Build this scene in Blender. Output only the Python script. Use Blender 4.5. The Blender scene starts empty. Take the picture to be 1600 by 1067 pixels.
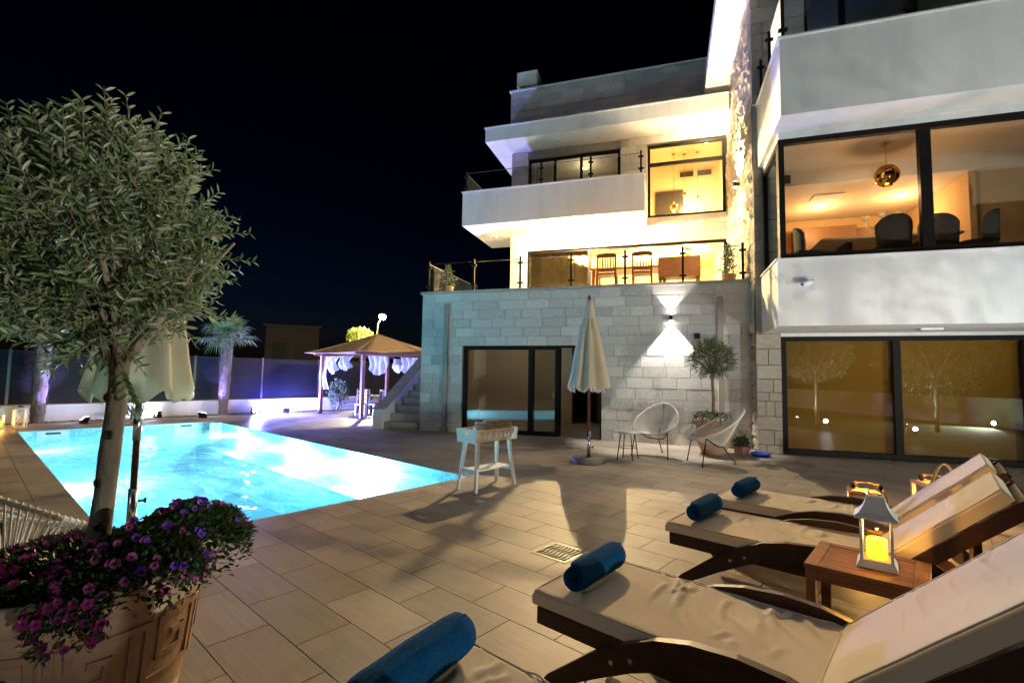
import bpy, math, random
from mathutils import Vector, Matrix, noise as mnoise
rnd = random.Random(11)
sc = bpy.context.scene
COL = sc.collection
R = math.radians
# ------------------------------------------------------------------ camera, world, fill sun, exposure
PITCH, ROLL, YP, YH, HC = R(3.95), R(.94), R(41.4), R(17.8), 1.45
cam_d = bpy.data.cameras.new("camera"); cam = bpy.data.objects.new("camera", cam_d); COL.objects.link(cam)
cam_d.sensor_width = 36; cam_d.lens = 17; cam_d.clip_start = .05; cam_d.clip_end = 600
_r = Vector((1, 0, 0)); _f = Vector((0, math.cos(PITCH), math.sin(PITCH))); _u = Vector((0, -math.sin(PITCH), math.cos(PITCH)))
_r, _u = _r*math.cos(ROLL)+_u*math.sin(ROLL), -_r*math.sin(ROLL)+_u*math.cos(ROLL)
cam.matrix_world = Matrix(((_r.x, _u.x, -_f.x, 0), (_r.y, _u.y, -_f.y, 0), (_r.z, _u.z, -_f.z, HC), (0, 0, 0, 1)))
sc.camera = cam
world = bpy.data.worlds.new("World"); sc.world = world; world.use_nodes = True
wn = world.node_tree; wn.nodes.clear()
wo = wn.nodes.new("ShaderNodeOutputWorld"); wb = wn.nodes.new("ShaderNodeBackground"); ws = wn.nodes.new("ShaderNodeTexSky")
ws.sky_type = 'NISHITA'; ws.sun_disc = False; ws.sun_elevation = R(-6.0); ws.sun_rotation = R(-38)
ws.altitude = 0; ws.air_density = 1; ws.dust_density = 1.5; ws.ozone_density = 3
wb.inputs[1].default_value = .06
wn.links.new(ws.outputs[0], wb.inputs[0]); wn.links.new(wb.outputs[0], wo.inputs[0])
sd = bpy.data.lights.new("fill_sun", 'SUN'); sd.energy = .05; sd.angle = R(12); sd.color = (.85, .9, 1)  # weak sun added as general ambient fill, no moon is known
so = bpy.data.objects.new("fill_sun", sd); COL.objects.link(so); so.rotation_euler = (R(52), 0, R(-25))
sc.view_settings.view_transform = 'Standard'; sc.view_settings.look = 'None'
sc.view_settings.exposure = 2.25; sc.view_settings.gamma = 1
sc.cycles.use_denoising = True; sc.cycles.max_bounces = 8; sc.cycles.diffuse_bounces = 4; sc.cycles.glossy_bounces = 4
sc.cycles.transparent_max_bounces = 16; sc.cycles.sample_clamp_indirect = 6; sc.cycles.caustics_reflective = False; sc.cycles.caustics_refractive = False

# ------------------------------------------------------------------ frames
HU = Vector((math.cos(YH), -math.sin(YH), 0)); HV = Vector((math.sin(YH), math.cos(YH), 0))
PU = Vector((math.cos(YP), -math.sin(YP), 0)); PV = Vector((math.sin(YP), math.cos(YP), 0))
HO = Vector((-2.339, 12.512, 0))
def H(u, v, z=0): return HO + HU*u + HV*v + Vector((0, 0, z))
def P(u, v, z=0): return PU*u + PV*v + Vector((0, 0, z))

# ------------------------------------------------------------------ mesh builder
class MB:
    def __init__(s): s.v = []; s.f = []
    def add(s, vs, fs):
        o = len(s.v); s.v += [tuple(p) for p in vs]; s.f += [tuple(i+o for i in f) for f in fs]; return s
    def box(s, x0, x1, y0, y1, z0, z1):
        return s.add([(x0,y0,z0),(x1,y0,z0),(x1,y1,z0),(x0,y1,z0),(x0,y0,z1),(x1,y0,z1),(x1,y1,z1),(x0,y1,z1)],
                     [(0,3,2,1),(4,5,6,7),(0,1,5,4),(1,2,6,5),(2,3,7,6),(3,0,4,7)])
    def tube(s, pts, rad, n=8, closed=False, caps=True):
        pts = [Vector(p) for p in pts]; m = len(pts)
        if not hasattr(rad, '__len__'): rad = [rad]*m
        up = None; rings = []
        for i, p in enumerate(pts):
            a = pts[(i-1) % m] if (i > 0 or closed) else p; b = pts[(i+1) % m] if (i < m-1 or closed) else p
            t = (b-a).normalized()
            if up is None:
                up = Vector((0, 0, 1)) if abs(t.z) < .9 else Vector((1, 0, 0))
            x = t.cross(up)
            if x.length < 1e-5: x = t.cross(Vector((1, 0, 0)))
            x.normalize(); y = x.cross(t); up = y
            rings.append([p+(x*math.cos(2*math.pi*k/n)+y*math.sin(2*math.pi*k/n))*rad[i] for k in range(n)])
        vs = [q for r_ in rings for q in r_]; fs = []
        for i in range(m if closed else m-1):
            j = (i+1) % m
            for k in range(n): fs.append((i*n+k, i*n+(k+1) % n, j*n+(k+1) % n, j*n+k))
        if caps and not closed: fs += [tuple(range(n-1, -1, -1)), tuple((m-1)*n+k for k in range(n))]
        return s.add(vs, fs)
    def cyl(s, p0, p1, r0, r1=None, n=12): return s.tube([p0, p1], [r0, r0 if r1 is None else r1], n)
    def lathe(s, prof, n=32, c=(0, 0, 0), fn=None):
        vs = []; fs = []
        for i, (r_, z) in enumerate(prof):
            for k in range(n):
                a = 2*math.pi*k/n; rr = r_ if fn is None else fn(r_, z, a)
                vs.append((c[0]+rr*math.cos(a), c[1]+rr*math.sin(a), c[2]+z))
        for i in range(len(prof)-1):
            for k in range(n): fs.append((i*n+k, i*n+(k+1) % n, (i+1)*n+(k+1) % n, (i+1)*n+k))
        return s.add(vs, fs)
    def prism(s, poly, axis, a0, a1):
        # poly: 2D points; axis 'x': (y,z), 'y': (x,z), 'z': (x,y)
        def mk(p, a): return {'x': (a, p[0], p[1]), 'y': (p[0], a, p[1]), 'z': (p[0], p[1], a)}[axis]
        n = len(poly); vs = [mk(p, a0) for p in poly]+[mk(p, a1) for p in poly]
        fs = [tuple(range(n)), tuple(range(2*n-1, n-1, -1))]+[(i, i+n, (i+1) % n+n, (i+1) % n) for i in range(n)]
        return s.add(vs, fs)
    def strip_solid(s, up, lo, axis, a0, a1):
        # solid between two polylines up/lo (same length)
        for i in range(len(up)-1): s.prism([lo[i], lo[i+1], up[i+1], up[i]], axis, a0, a1)
        return s
    def grid(s, fn, nu, nv):
        vs = [fn(i/nu, j/nv) for j in range(nv+1) for i in range(nu+1)]
        return s.add(vs, [(j*(nu+1)+i, j*(nu+1)+i+1, (j+1)*(nu+1)+i+1, (j+1)*(nu+1)+i) for j in range(nv) for i in range(nu)])
    def mesh(s, name):
        me = bpy.data.meshes.new(name); me.from_pydata(s.v, [], s.f); me.update(); return me
    def build(s, name, mat, parent=None, smooth=False, bevel=0, recalc=True):
        me = s.mesh(name)
        if recalc:
            import bmesh
            bm = bmesh.new(); bm.from_mesh(me); bmesh.ops.recalc_face_normals(bm, faces=bm.faces); bm.to_mesh(me); bm.free()
        return link(name, me, mat, parent, smooth, bevel)
def link(name, me, mat, parent=None, smooth=False, bevel=0):
    if mat and not me.materials: me.materials.append(mat)
    if smooth:
        me.polygons.foreach_set('use_smooth', [True]*len(me.polygons))
    o = bpy.data.objects.new(name, me); COL.objects.link(o); o.parent = parent
    if bevel:
        b = o.modifiers.new('bevel', 'BEVEL'); b.width = bevel; b.segments = 2; b.limit_method = 'ANGLE'
    return o
def tag(o, label=None, cat=None, group=None, kind=None):
    for k, x in (('label', label), ('category', cat), ('group', group), ('kind', kind)):
        if x: o[k] = x
    return o
def thing(name, label, cat, loc=(0, 0, 0), rz=0, group=None):
    o = bpy.data.objects.new(name, None); COL.objects.link(o); o.location = loc; o.rotation_euler = (0, 0, rz); o.empty_display_size = .1
    return tag(o, label, cat, group)
def copy_tree(o, parent=None):
    c = o.copy(); COL.objects.link(c); c.parent = parent
    for ch in list(o.children): copy_tree(ch, c)
    return c
def lamp(kind, loc, energy, color, parent=None, size=.05, target=None, spot=None, blend=.1):
    d = bpy.data.lights.new('lamp_light', kind); d.energy = energy; d.color = color
    d.shadow_soft_size = size
    o = bpy.data.objects.new('lamp_light', d); COL.objects.link(o); o.location = loc
    if kind == 'SPOT': d.spot_size = R(spot); d.spot_blend = blend
    if target is not None:
        o.rotation_euler = (Vector(target)-Vector(loc)).to_track_quat('-Z', 'Y').to_euler()
    if parent: o.parent = parent
    return o

# ------------------------------------------------------------------ materials
def nodes(name):
    m = bpy.data.materials.new(name); m.use_nodes = True; nt = m.node_tree; b = nt.nodes['Principled BSDF']; return m, nt, b
def pm(name, c1, c2=None, rough=.6, scale=6, stretch=(1, 1, 1), bump=.15, bscale=60, metal=0, coord='Object', island=0, detail=5, spec=.5, contrast=(.3, .7), rot=(0, 0, 0), bstretch=None, sheen=0, stain=0, sstretch=(1, 1, 1), sscale=1.3):
    m, nt, b = nodes(name); L = nt.links; N = nt.nodes.new
    tc = N('ShaderNodeTexCoord'); mp = N('ShaderNodeMapping'); mp.inputs['Scale'].default_value = stretch; mp.inputs['Rotation'].default_value = rot
    if coord == 'World':
        g = N('ShaderNodeNewGeometry'); L.new(g.outputs['Position'], mp.inputs[0])
    else: L.new(tc.outputs[coord], mp.inputs[0])
    nz = N('ShaderNodeTexNoise'); nz.inputs['Scale'].default_value = scale; nz.inputs['Detail'].default_value = detail; L.new(mp.outputs[0], nz.inputs[0])
    rp = N('ShaderNodeMapRange'); rp.inputs[1].default_value = contrast[0]; rp.inputs[2].default_value = contrast[1]; L.new(nz.outputs[0], rp.inputs[0])
    mx = N('ShaderNodeMix'); mx.data_type = 'RGBA'; mx.inputs[6].default_value = (*c1, 1); mx.inputs[7].default_value = (*(c2 or [x*.75 for x in c1]), 1); L.new(rp.outputs[0], mx.inputs[0])
    out = mx.outputs[2]
    if island:
        oi = N('ShaderNodeObjectInfo'); g2 = N('ShaderNodeNewGeometry')
        ad = N('ShaderNodeMath'); ad.operation = 'ADD'; L.new(oi.outputs['Random'], ad.inputs[0]); L.new(g2.outputs['Random Per Island'], ad.inputs[1])
        fr = N('ShaderNodeMath'); fr.operation = 'FRACT'; L.new(ad.outputs[0], fr.inputs[0])
        mr = N('ShaderNodeMapRange'); mr.inputs[3].default_value = 1-island; mr.inputs[4].default_value = 1+island; L.new(fr.outputs[0], mr.inputs[0])
        mm = N('ShaderNodeMix'); mm.data_type = 'RGBA'; mm.blend_type = 'MULTIPLY'; mm.inputs[0].default_value = 1
        L.new(out, mm.inputs[6]); L.new(mr.outputs[0], mm.inputs[7]); out = mm.outputs[2]
        # shift the grain per piece
        ml = N('ShaderNodeMath'); ml.operation = 'MULTIPLY'; ml.inputs[1].default_value = 37; L.new(fr.outputs[0], ml.inputs[0])
        cx = N('ShaderNodeCombineXYZ'); L.new(ml.outputs[0], cx.inputs[0]); L.new(ml.outputs[0], cx.inputs[1]); L.new(ml.outputs[0], cx.inputs[2]); L.new(cx.outputs[0], mp.inputs['Location'])
    if stain:
        gs = N('ShaderNodeNewGeometry'); ms_ = N('ShaderNodeMapping'); ms_.inputs['Scale'].default_value = sstretch; L.new(gs.outputs['Position'], ms_.inputs[0])
        ns = N('ShaderNodeTexNoise'); ns.inputs['Scale'].default_value = sscale; ns.inputs['Detail'].default_value = 8; ns.inputs['Roughness'].default_value = .62; L.new(ms_.outputs[0], ns.inputs[0])
        rs = N('ShaderNodeMapRange'); rs.inputs[1].default_value = .36; rs.inputs[2].default_value = .56; rs.inputs[3].default_value = 1-stain; rs.inputs[4].default_value = 1; L.new(ns.outputs[0], rs.inputs[0])
        mt = N('ShaderNodeMix'); mt.data_type = 'RGBA'; mt.blend_type = 'MULTIPLY'; mt.inputs[0].default_value = 1; L.new(out, mt.inputs[6]); L.new(rs.outputs[0], mt.inputs[7]); out = mt.outputs[2]
    L.new(out, b.inputs['Base Color'])
    b.inputs['Roughness'].default_value = rough; b.inputs['Metallic'].default_value = metal; b.inputs['Specular IOR Level'].default_value = spec
    if sheen: b.inputs['Sheen Weight'].default_value = sheen
    if bump:
        n2 = N('ShaderNodeTexNoise'); n2.inputs['Scale'].default_value = bscale; n2.inputs['Detail'].default_value = 6
        mp2 = N('ShaderNodeMapping'); mp2.inputs['Scale'].default_value = bstretch or stretch
        if coord == 'World': L.new(g.outputs['Position'], mp2.inputs[0])
        else: L.new(tc.outputs[coord], mp2.inputs[0])
        L.new(mp2.outputs[0], n2.inputs[0])
        bp = N('ShaderNodeBump'); bp.inputs['Strength'].default_value = bump; bp.inputs['Distance'].default_value = .02
        L.new(n2.outputs[0], bp.inputs['Height']); L.new(bp.outputs[0], b.inputs['Normal'])
    return m
def emit(name, c, s):
    m, nt, b = nodes(name); b.inputs['Base Color'].default_value = (*c, 1); b.inputs['Emission Color'].default_value = (*c, 1); b.inputs['Emission Strength'].default_value = s; return m
def glass(name, tint=(1, 1, 1), refl=1.0, ior=1.5, rough=0.0, base=0.0):
    m, nt, b = nodes(name); nt.nodes.remove(b); L = nt.links; N = nt.nodes.new
    out = nt.nodes['Material Output']; tr = N('ShaderNodeBsdfTransparent'); tr.inputs[0].default_value = (*tint, 1)
    gl = N('ShaderNodeBsdfGlossy'); gl.inputs['Roughness'].default_value = rough; gl.inputs[0].default_value = (1, 1, 1, 1)
    fr = N('ShaderNodeFresnel'); fr.inputs[0].default_value = ior
    mu = N('ShaderNodeMath'); mu.operation = 'MULTIPLY_ADD'; mu.inputs[1].default_value = refl; mu.inputs[2].default_value = base; mu.use_clamp = True
    mx = N('ShaderNodeMixShader'); L.new(fr.outputs[0], mu.inputs[0]); L.new(mu.outputs[0], mx.inputs[0]); L.new(tr.outputs[0], mx.inputs[1]); L.new(gl.outputs[0], mx.inputs[2]); L.new(mx.outputs[0], out.inputs[0])
    return m
def leafmat(name, top, under, rough=.45, transl=.25):
    m, nt, b = nodes(name); L = nt.links; N = nt.nodes.new
    g = N('ShaderNodeNewGeometry'); mx = N('ShaderNodeMix'); mx.data_type = 'RGBA'; mx.inputs[6].default_value = (*top, 1); mx.inputs[7].default_value = (*under, 1); L.new(g.outputs['Backfacing'], mx.inputs[0])
    mr = N('ShaderNodeMapRange'); mr.inputs[3].default_value = .55; mr.inputs[4].default_value = 1.45
    oi = N('ShaderNodeObjectInfo'); ad = N('ShaderNodeMath'); ad.operation = 'ADD'; L.new(oi.outputs['Random'], ad.inputs[0]); L.new(g.outputs['Random Per Island'], ad.inputs[1])
    fr = N('ShaderNodeMath'); fr.operation = 'FRACT'; L.new(ad.outputs[0], fr.inputs[0]); L.new(fr.outputs[0], mr.inputs[0])
    mm = N('ShaderNodeMix'); mm.data_type = 'RGBA'; mm.blend_type = 'MULTIPLY'; mm.inputs[0].default_value = 1; L.new(mx.outputs[2], mm.inputs[6]); L.new(mr.outputs[0], mm.inputs[7])
    L.new(mm.outputs[2], b.inputs['Base Color']); b.inputs['Roughness'].default_value = rough
    tl = N('ShaderNodeBsdfTranslucent'); L.new(mm.outputs[2], tl.inputs[0]); ms = N('ShaderNodeMixShader'); ms.inputs[0].default_value = transl
    L.new(b.outputs[0], ms.inputs[1]); L.new(tl.outputs[0], ms.inputs[2]); L.new(ms.outputs[0], nt.nodes['Material Output'].inputs[0])
    return m

M = dict(
    ground=pm('soil', (.06, .05, .04), scale=2, rough=.95),
    grass=leafmat('grass', (.05, .12, .02), (.06, .13, .03)),
    grout=pm('grout', (.17, .145, .12), rough=.9, scale=20),
    ptile=pm('floor_tile', (.42, .355, .29), (.33, .275, .22), stain=.28, sscale=.9, rough=.5, scale=2.2, stretch=(.5, 9, 1), bump=.06, bscale=8, bstretch=(1, 14, 1), island=.17, contrast=(.25, .75), spec=.35),
    stone=pm('stone_cladding', (.60, .575, .54), (.38, .365, .345), rough=.75, scale=2.5, stretch=(9, 1, 1.2), coord='Object', bump=.25, bscale=30, island=.16, contrast=(.25, .75)),
    stone_h=pm('stone_cladding_h', (.60, .575, .54), (.43, .41, .385), rough=.75, scale=2.5, stretch=(1, 1, 10), coord='Object', bump=.25, bscale=30, island=.16, contrast=(.25, .75)),
    rough=pm('split_stone', (.50, .45, .37), (.36, .31, .24), rough=.9, scale=5, bump=.9, bscale=22, island=.14, coord='Object'),
    lime=pm('limestone', (.40, .36, .31), (.31, .28, .235), rough=.85, scale=4, bump=.4, bscale=25, island=.1, coord='Object'),
    core=pm('render_core', (.33, .32, .30), rough=.9),
    white=pm('white_render', (.72, .72, .70), (.69, .69, .67), stain=.10, sstretch=(2.5, 2.5, .35), sscale=1.2, rough=.85, scale=1.2, bump=.12, bscale=120, contrast=(.35, .75)),
    inner=pm('inner_plaster', (.70, .62, .50), (.68, .60, .485), rough=.9, bump=0),
    inner2=pm('tan_plaster', (.52, .37, .21), (.50, .355, .20), rough=.9, bump=0), cream=pm('cream_plaster', (.74, .62, .42), (.72, .60, .405), rough=.9, bump=0),
    frame=pm('dark_aluminium', (.011, .010, .009), rough=.55, bump=0, spec=.12),
    metal=pm('grey_metal', (.10, .095, .09), rough=.35, metal=.8, bump=0),
    steel=pm('steel', (.6, .6, .6), rough=.25, metal=1, bump=0),
    black=pm('black_iron', (.012, .012, .012), rough=.45, bump=0),
    glass=glass('clear_glass', (.96, .98, .97), 1.0),
    dglass=glass('door_glass', (.78, .80, .78), 1.6, base=.03),
    bglass=glass('tinted_glass', (.70, .68, .60), 1.8, base=.12),
    rglass=glass('railing_glass', (.90, .93, .91), .8),
    blind=pm('brown_blind', (.62, .34, .05), (.57, .31, .045), rough=.9, scale=3, stretch=(1, 1, .2), bump=0),
    wood=pm('dark_hardwood', (.050, .018, .009), (.025, .009, .005), rough=.42, scale=6, stretch=(1, 9, 9), bump=.08, bscale=30),
    teak=pm('teak', (.30, .12, .035), (.18, .066, .018), rough=.5, scale=5, stretch=(1, 9, 9), bump=.1, bscale=30),
    redwood=pm('red_wood', (.16, .05, .025), (.10, .03, .015), rough=.45, scale=5, stretch=(6, 6, 1), bump=.05),
    gwood=pm('gazebo_wood', (.32, .16, .09), (.22, .10, .055), rough=.6, scale=4, stretch=(6, 6, .7)),
    cushion=pm('cushion_fabric', (.66, .57, .44), (.61, .52, .40), rough=.9, scale=5, bump=.06, bscale=350, sheen=.2),
    canvas=pm('canvas', (.78, .72, .57), (.72, .66, .52), rough=.9, scale=3, bump=.06, bscale=150),
    gcanvas=pm('gazebo_canvas', (.34, .25, .16), (.29, .21, .13), rough=.9, scale=3, bump=.05),
    curtain=pm('curtain', (.72, .76, .76), (.62, .67, .68), rough=.9, scale=4, bump=.1),
    towel=pm('blue_towel', (.005, .105, .29), (.004, .06, .18), rough=1, scale=60, bump=1.0, bscale=220, spec=.1),
    btowel=pm('beige_towel', (.56, .45, .33), (.40, .31, .21), rough=1, scale=14, bump=.8, bscale=200),
    wpaint=pm('white_paint', (.74, .76, .75), (.68, .70, .69), rough=.5, bump=.03),
    cord=pm('white_cord', (.74, .73, .70), rough=.5, bump=0),
    tcotta=pm('terracotta', (.45, .25, .15), (.40, .29, .21), rough=.8, scale=4, bump=.25, bscale=40, contrast=(.25, .75)),
    tpale=pm('pale_terracotta', (.46, .29, .18), (.52, .38, .27), rough=.8, scale=2.5, bump=.2, bscale=40, contrast=(.2, .8)),
    earth=pm('potting_soil', (.03, .02, .013), rough=1, scale=30, bump=.8),
    bark=pm('olive_bark', (.23, .18, .135), (.12, .09, .065), rough=.9, scale=7, stretch=(2, 2, .8), bump=.5, bscale=22),
    palmbark=pm('palm_fibre', (.24, .20, .17), (.10, .08, .07), rough=1, scale=20, stretch=(3, 3, .5), bump=1, bscale=40),
    olive=leafmat('olive_leaf', (.075, .12, .04), (.20, .235, .14)),
    olive2=leafmat('olive_leaf_far', (.05, .085, .03), (.13, .16, .09)),
    petleaf=leafmat('petunia_leaf', (.03, .06, .018), (.04, .075, .025)),
    palmleaf=leafmat('palm_leaf', (.16, .26, .13), (.18, .27, .15)),
    tree=leafmat('tree_leaf', (.06, .11, .04), (.09, .13, .06)),
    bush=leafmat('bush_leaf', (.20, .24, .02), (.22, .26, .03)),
    magenta=leafmat('magenta_petal', (.20, .008, .12), (.18, .012, .11), .6, .3),
    pink=leafmat('pink_petal', (.42, .07, .30), (.36, .06, .25), .6, .3),
    violet=leafmat('violet_petal', (.16, .035, .50), (.16, .04, .45), .6, .3),
    throat=pm('petal_throat', (.10, .005, .06), bump=0),
    granite=pm('granite', (.22, .20, .185), (.12, .11, .10), rough=.7, scale=60, bump=.1),
    slat=pm('fence_slat', (.035, .037, .05), rough=.45, bump=0),
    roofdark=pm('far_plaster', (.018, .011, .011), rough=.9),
    tabletop=pm('frosted_top', (.62, .70, .68), rough=.25, bump=0),
    fabric=pm('grey_fabric', (.06, .05, .042), rough=.9, scale=30),
    cabinet=pm('cabinet_wood', (.17, .085, .035), (.13, .062, .025), rough=.5, scale=3, stretch=(8, 8, .6)),
    copper=pm('gold_mirror', (.90, .52, .16), rough=.08, metal=1, bump=0),
    crystal=pm('crystal', (.8, .8, .78), rough=.1, bump=0, spec=1),
    plastic=pm('blue_plastic', (.02, .05, .55), rough=.3, bump=0),
    pinkpot=pm('pink_plastic', (.62, .32, .30), rough=.5, bump=0),
    rope=pm('rope', (.45, .27, .10), (.3, .17, .06), rough=1, scale=80, bump=.6, bscale=120),
    lwood=pm('lantern_wood', (.26, .15, .07), (.18, .10, .045), rough=.6, scale=6),
    candle=emit('candle_glow', (1, .46, .015), .62), wax=emit('wax_glow', (1, .60, .22), .9),
    lens=emit('lamp_lens', (1, .86, .62), 30), coollens=emit('sconce_lens', (1, .95, .88), 30),
    street=emit('street_lens', (1, .86, .50), 60), flood=emit('flood_lens', (.62, .58, 1), 30), poollens=emit('pool_lens', (.75, .95, 1), 12),
    bulb=emit('bulb', (1, .62, .18), 5), gardenl=emit('garden_lens', (.85, .92, 1), 60), tvdark=pm('dark_panel', (.06, .05, .045), rough=.3, bump=0),
)
def mosaic():
    m, nt, b = nodes('pool_mosaic'); L = nt.links; N = nt.nodes.new
    tc = N('ShaderNodeTexCoord'); vo = N('ShaderNodeTexVoronoi'); vo.distance = 'CHEBYCHEV'; vo.inputs['Randomness'].default_value = 0; vo.inputs['Scale'].default_value = 22
    L.new(tc.outputs['Object'], vo.inputs[0]); cr = N('ShaderNodeMix'); cr.data_type = 'RGBA'; cr.inputs[6].default_value = (.16, .50, .66, 1); cr.inputs[7].default_value = (.44, .76, .84, 1)
    wn_ = N('ShaderNodeTexWhiteNoise'); L.new(vo.outputs['Position'], wn_.inputs[0]); L.new(wn_.outputs[0], cr.inputs[0])
    st = N('ShaderNodeMath'); st.operation = 'GREATER_THAN'; st.inputs[1].default_value = .43; L.new(vo.outputs['Distance'], st.inputs[0])
    m2 = N('ShaderNodeMix'); m2.data_type = 'RGBA'; L.new(st.outputs[0], m2.inputs[0]); L.new(cr.outputs[2], m2.inputs[6]); m2.inputs[7].default_value = (.35, .62, .68, 1)
    L.new(m2.outputs[2], b.inputs['Base Color']); b.inputs['Roughness'].default_value = .25
    return m
def see_through(m, k):      # cloth lets some light through
    nt = m.node_tree; b = nt.nodes['Principled BSDF']; N = nt.nodes.new; tl = N('ShaderNodeBsdfTranslucent'); ms = N('ShaderNodeMixShader'); ms.inputs[0].default_value = k
    nt.links.new(b.inputs['Base Color'].links[0].from_socket, tl.inputs[0]); nt.links.new(b.outputs[0], ms.inputs[1]); nt.links.new(tl.outputs[0], ms.inputs[2]); nt.links.new(ms.outputs[0], nt.nodes['Material Output'].inputs[0])
see_through(M['canvas'], .4); see_through(M['curtain'], .35); see_through(M['gcanvas'], .15)
M['mosaic'] = mosaic()
def water():
    m, nt, b = nodes('pool_water'); nt.nodes.remove(b); L = nt.links; N = nt.nodes.new
    tc = N('ShaderNodeTexCoord'); mp = N('ShaderNodeMapping'); mp.inputs['Scale'].default_value = (1, 2.2, 1); L.new(tc.outputs['Object'], mp.inputs[0])
    nz = N('ShaderNodeTexNoise'); nz.inputs['Scale'].default_value = 1.6; nz.inputs['Detail'].default_value = 4; nz.inputs['Distortion'].default_value = .8; L.new(mp.outputs[0], nz.inputs[0])
    bp = N('ShaderNodeBump'); bp.inputs['Strength'].default_value = .35; bp.inputs['Distance'].default_value = .12; L.new(nz.outputs[0], bp.inputs['Height'])
    tr = N('ShaderNodeBsdfTransparent'); tr.inputs[0].default_value = (.34, .81, .94, 1)
    tl = N('ShaderNodeBsdfTranslucent'); tl.inputs[0].default_value = (.42, .85, .95, 1); L.new(bp.outputs[0], tl.inputs['Normal'])
    rp = N('ShaderNodeMapRange'); rp.inputs[1].default_value = .35; rp.inputs[2].default_value = .7; rp.inputs[3].default_value = .12; rp.inputs[4].default_value = .5; L.new(nz.outputs[0], rp.inputs[0])
    m1 = N('ShaderNodeMixShader'); L.new(rp.outputs[0], m1.inputs[0]); L.new(tr.outputs[0], m1.inputs[1]); L.new(tl.outputs[0], m1.inputs[2])
    gl = N('ShaderNodeBsdfGlossy'); gl.inputs['Roughness'].default_value = .06; L.new(bp.outputs[0], gl.inputs['Normal'])
    fr = N('ShaderNodeFresnel'); fr.inputs[0].default_value = 1.33; L.new(bp.outputs[0], fr.inputs['Normal'])
    m2 = N('ShaderNodeMixShader'); L.new(fr.outputs[0], m2.inputs[0]); L.new(m1.outputs[0], m2.inputs[1]); L.new(gl.outputs[0], m2.inputs[2]); L.new(m2.outputs[0], nt.nodes['Material Output'].inputs[0])
    return m
M['water'] = water()
M['blindt'] = M['blind']

# ================================================================== SETTING
RZP, RZH = -YP, -YH
PX0, PX1, PY0, PY1 = -15.5, -5.06, .92, 4.86
def ring(mb, X0, X1, Y0, Y1, z, hx0, hx1, hy0, hy1):
    for a in ((X0, hx0, Y0, Y1), (hx1, X1, Y0, Y1), (hx0, hx1, Y0, hy0), (hx0, hx1, hy1, Y1)):
        mb.add([(a[0], a[2], z), (a[1], a[2], z), (a[1], a[3], z), (a[0], a[3], z)], [(0, 1, 2, 3)])
g = MB(); ring(g, -160, 160, -160, 160, -.05, PX0-.1, PX1+.1, PY0-.1, PY1+.1)
gr = g.build('ground', M['ground']); gr.rotation_euler = (0, 0, RZP); tag(gr, kind='structure')
DX0, DX1, DY0, DY1 = -17.0, 1.6, -7, 16.5
g = MB(); ring(g, DX0, DX1, DY0, DY1, -.008, PX0, PX1, PY0, PY1)
# skirt round the pool opening
patio = g.build('patio', M['grout']); patio.rotation_euler = (0, 0, RZP); tag(patio, kind='structure')
# floor tiles, running bond along pu; grid fitted to the joints seen in the photograph
TL, TW, gap = .65, .328, .006
unit = MB(); unit.add([(-.5, -.5, 0), (.5, -.5, 0), (.5, .5, 0), (-.5, .5, 0), (-.5, -.5, -1), (.5, -.5, -1), (.5, .5, -1), (-.5, .5, -1)], [(0, 1, 2, 3), (0, 4, 5, 1), (1, 5, 6, 2), (2, 6, 7, 3), (3, 7, 4, 0)])
tile_me = unit.mesh('tile'); tile_me.materials.append(M['ptile'])
tiles = []
j0 = int(math.floor((DY0-1.26)/TW))
for j in range(j0, int((DY1-1.26)/TW)+1):
    y0 = 1.26+j*TW; off = -3.26+(TL/2 if j % 2 else 0)
    k0 = int(math.floor((DX0-off)/TL))
    for k in range(k0, int((DX1-off)/TL)+1):
        x0, x1, ya, yb = max(off+k*TL, DX0), min(off+(k+1)*TL, DX1), y0, y0+TW
        rects = [(x0, x1, ya, yb)]
        if x1 > PX0 and x0 < PX1 and yb > PY0 and ya < PY1:       # cut by the pool
            rects = []
            if x0 < PX0: rects.append((x0, PX0, ya, yb))
            if x1 > PX1: rects.append((PX1, x1, ya, yb))
            xa, xb = max(x0, PX0), min(x1, PX1)
            if ya < PY0: rects.append((xa, xb, ya, PY0))
            if yb > PY1: rects.append((xa, xb, PY1, yb))
        for q in rects:
            if q[1]-q[0] > .03 and q[3]-q[2] > .03:
                c = P((q[0]+q[1])/2, (q[2]+q[3])/2)
                d = c-HO; uu, vv = d.dot(HU), d.dot(HV)
                if (0.2 < uu and vv > .4) or (uu > 8 and vv > 0): continue
                infront = c.y > .3 and abs(c.x) < 1.15*c.y+.6
                tiles.append((c.length if infront else 50+c.length, q))
tiles.sort(key=lambda t: t[0])
for d, q in tiles[:300]:
    o = bpy.data.objects.new('tile', tile_me); COL.objects.link(o); o.parent = patio
    o.location = ((q[0]+q[1])/2, (q[2]+q[3])/2, rnd.uniform(-.0003, .0003)); o.scale = (q[1]-q[0]-gap, q[3]-q[2]-gap, .02)
rest = MB()
for d, q in tiles[300:]:
    z = rnd.uniform(-.0003, .0003); h = gap/2
    rest.add([(q[0]+h, q[2]+h, z), (q[1]-h, q[2]+h, z), (q[1]-h, q[3]-h, z), (q[0]+h, q[3]-h, z), (q[0]+h, q[2]+h, -.02), (q[1]-h, q[2]+h, -.02), (q[1]-h, q[3]-h, -.02), (q[0]+h, q[3]-h, -.02)],
             [(0, 1, 2, 3), (0, 4, 5, 1), (1, 5, 6, 2), (2, 6, 7, 3), (3, 7, 4, 0)])
tag(rest.build('floor_tiles', M['ptile'], patio, recalc=False), kind='stuff')

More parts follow.
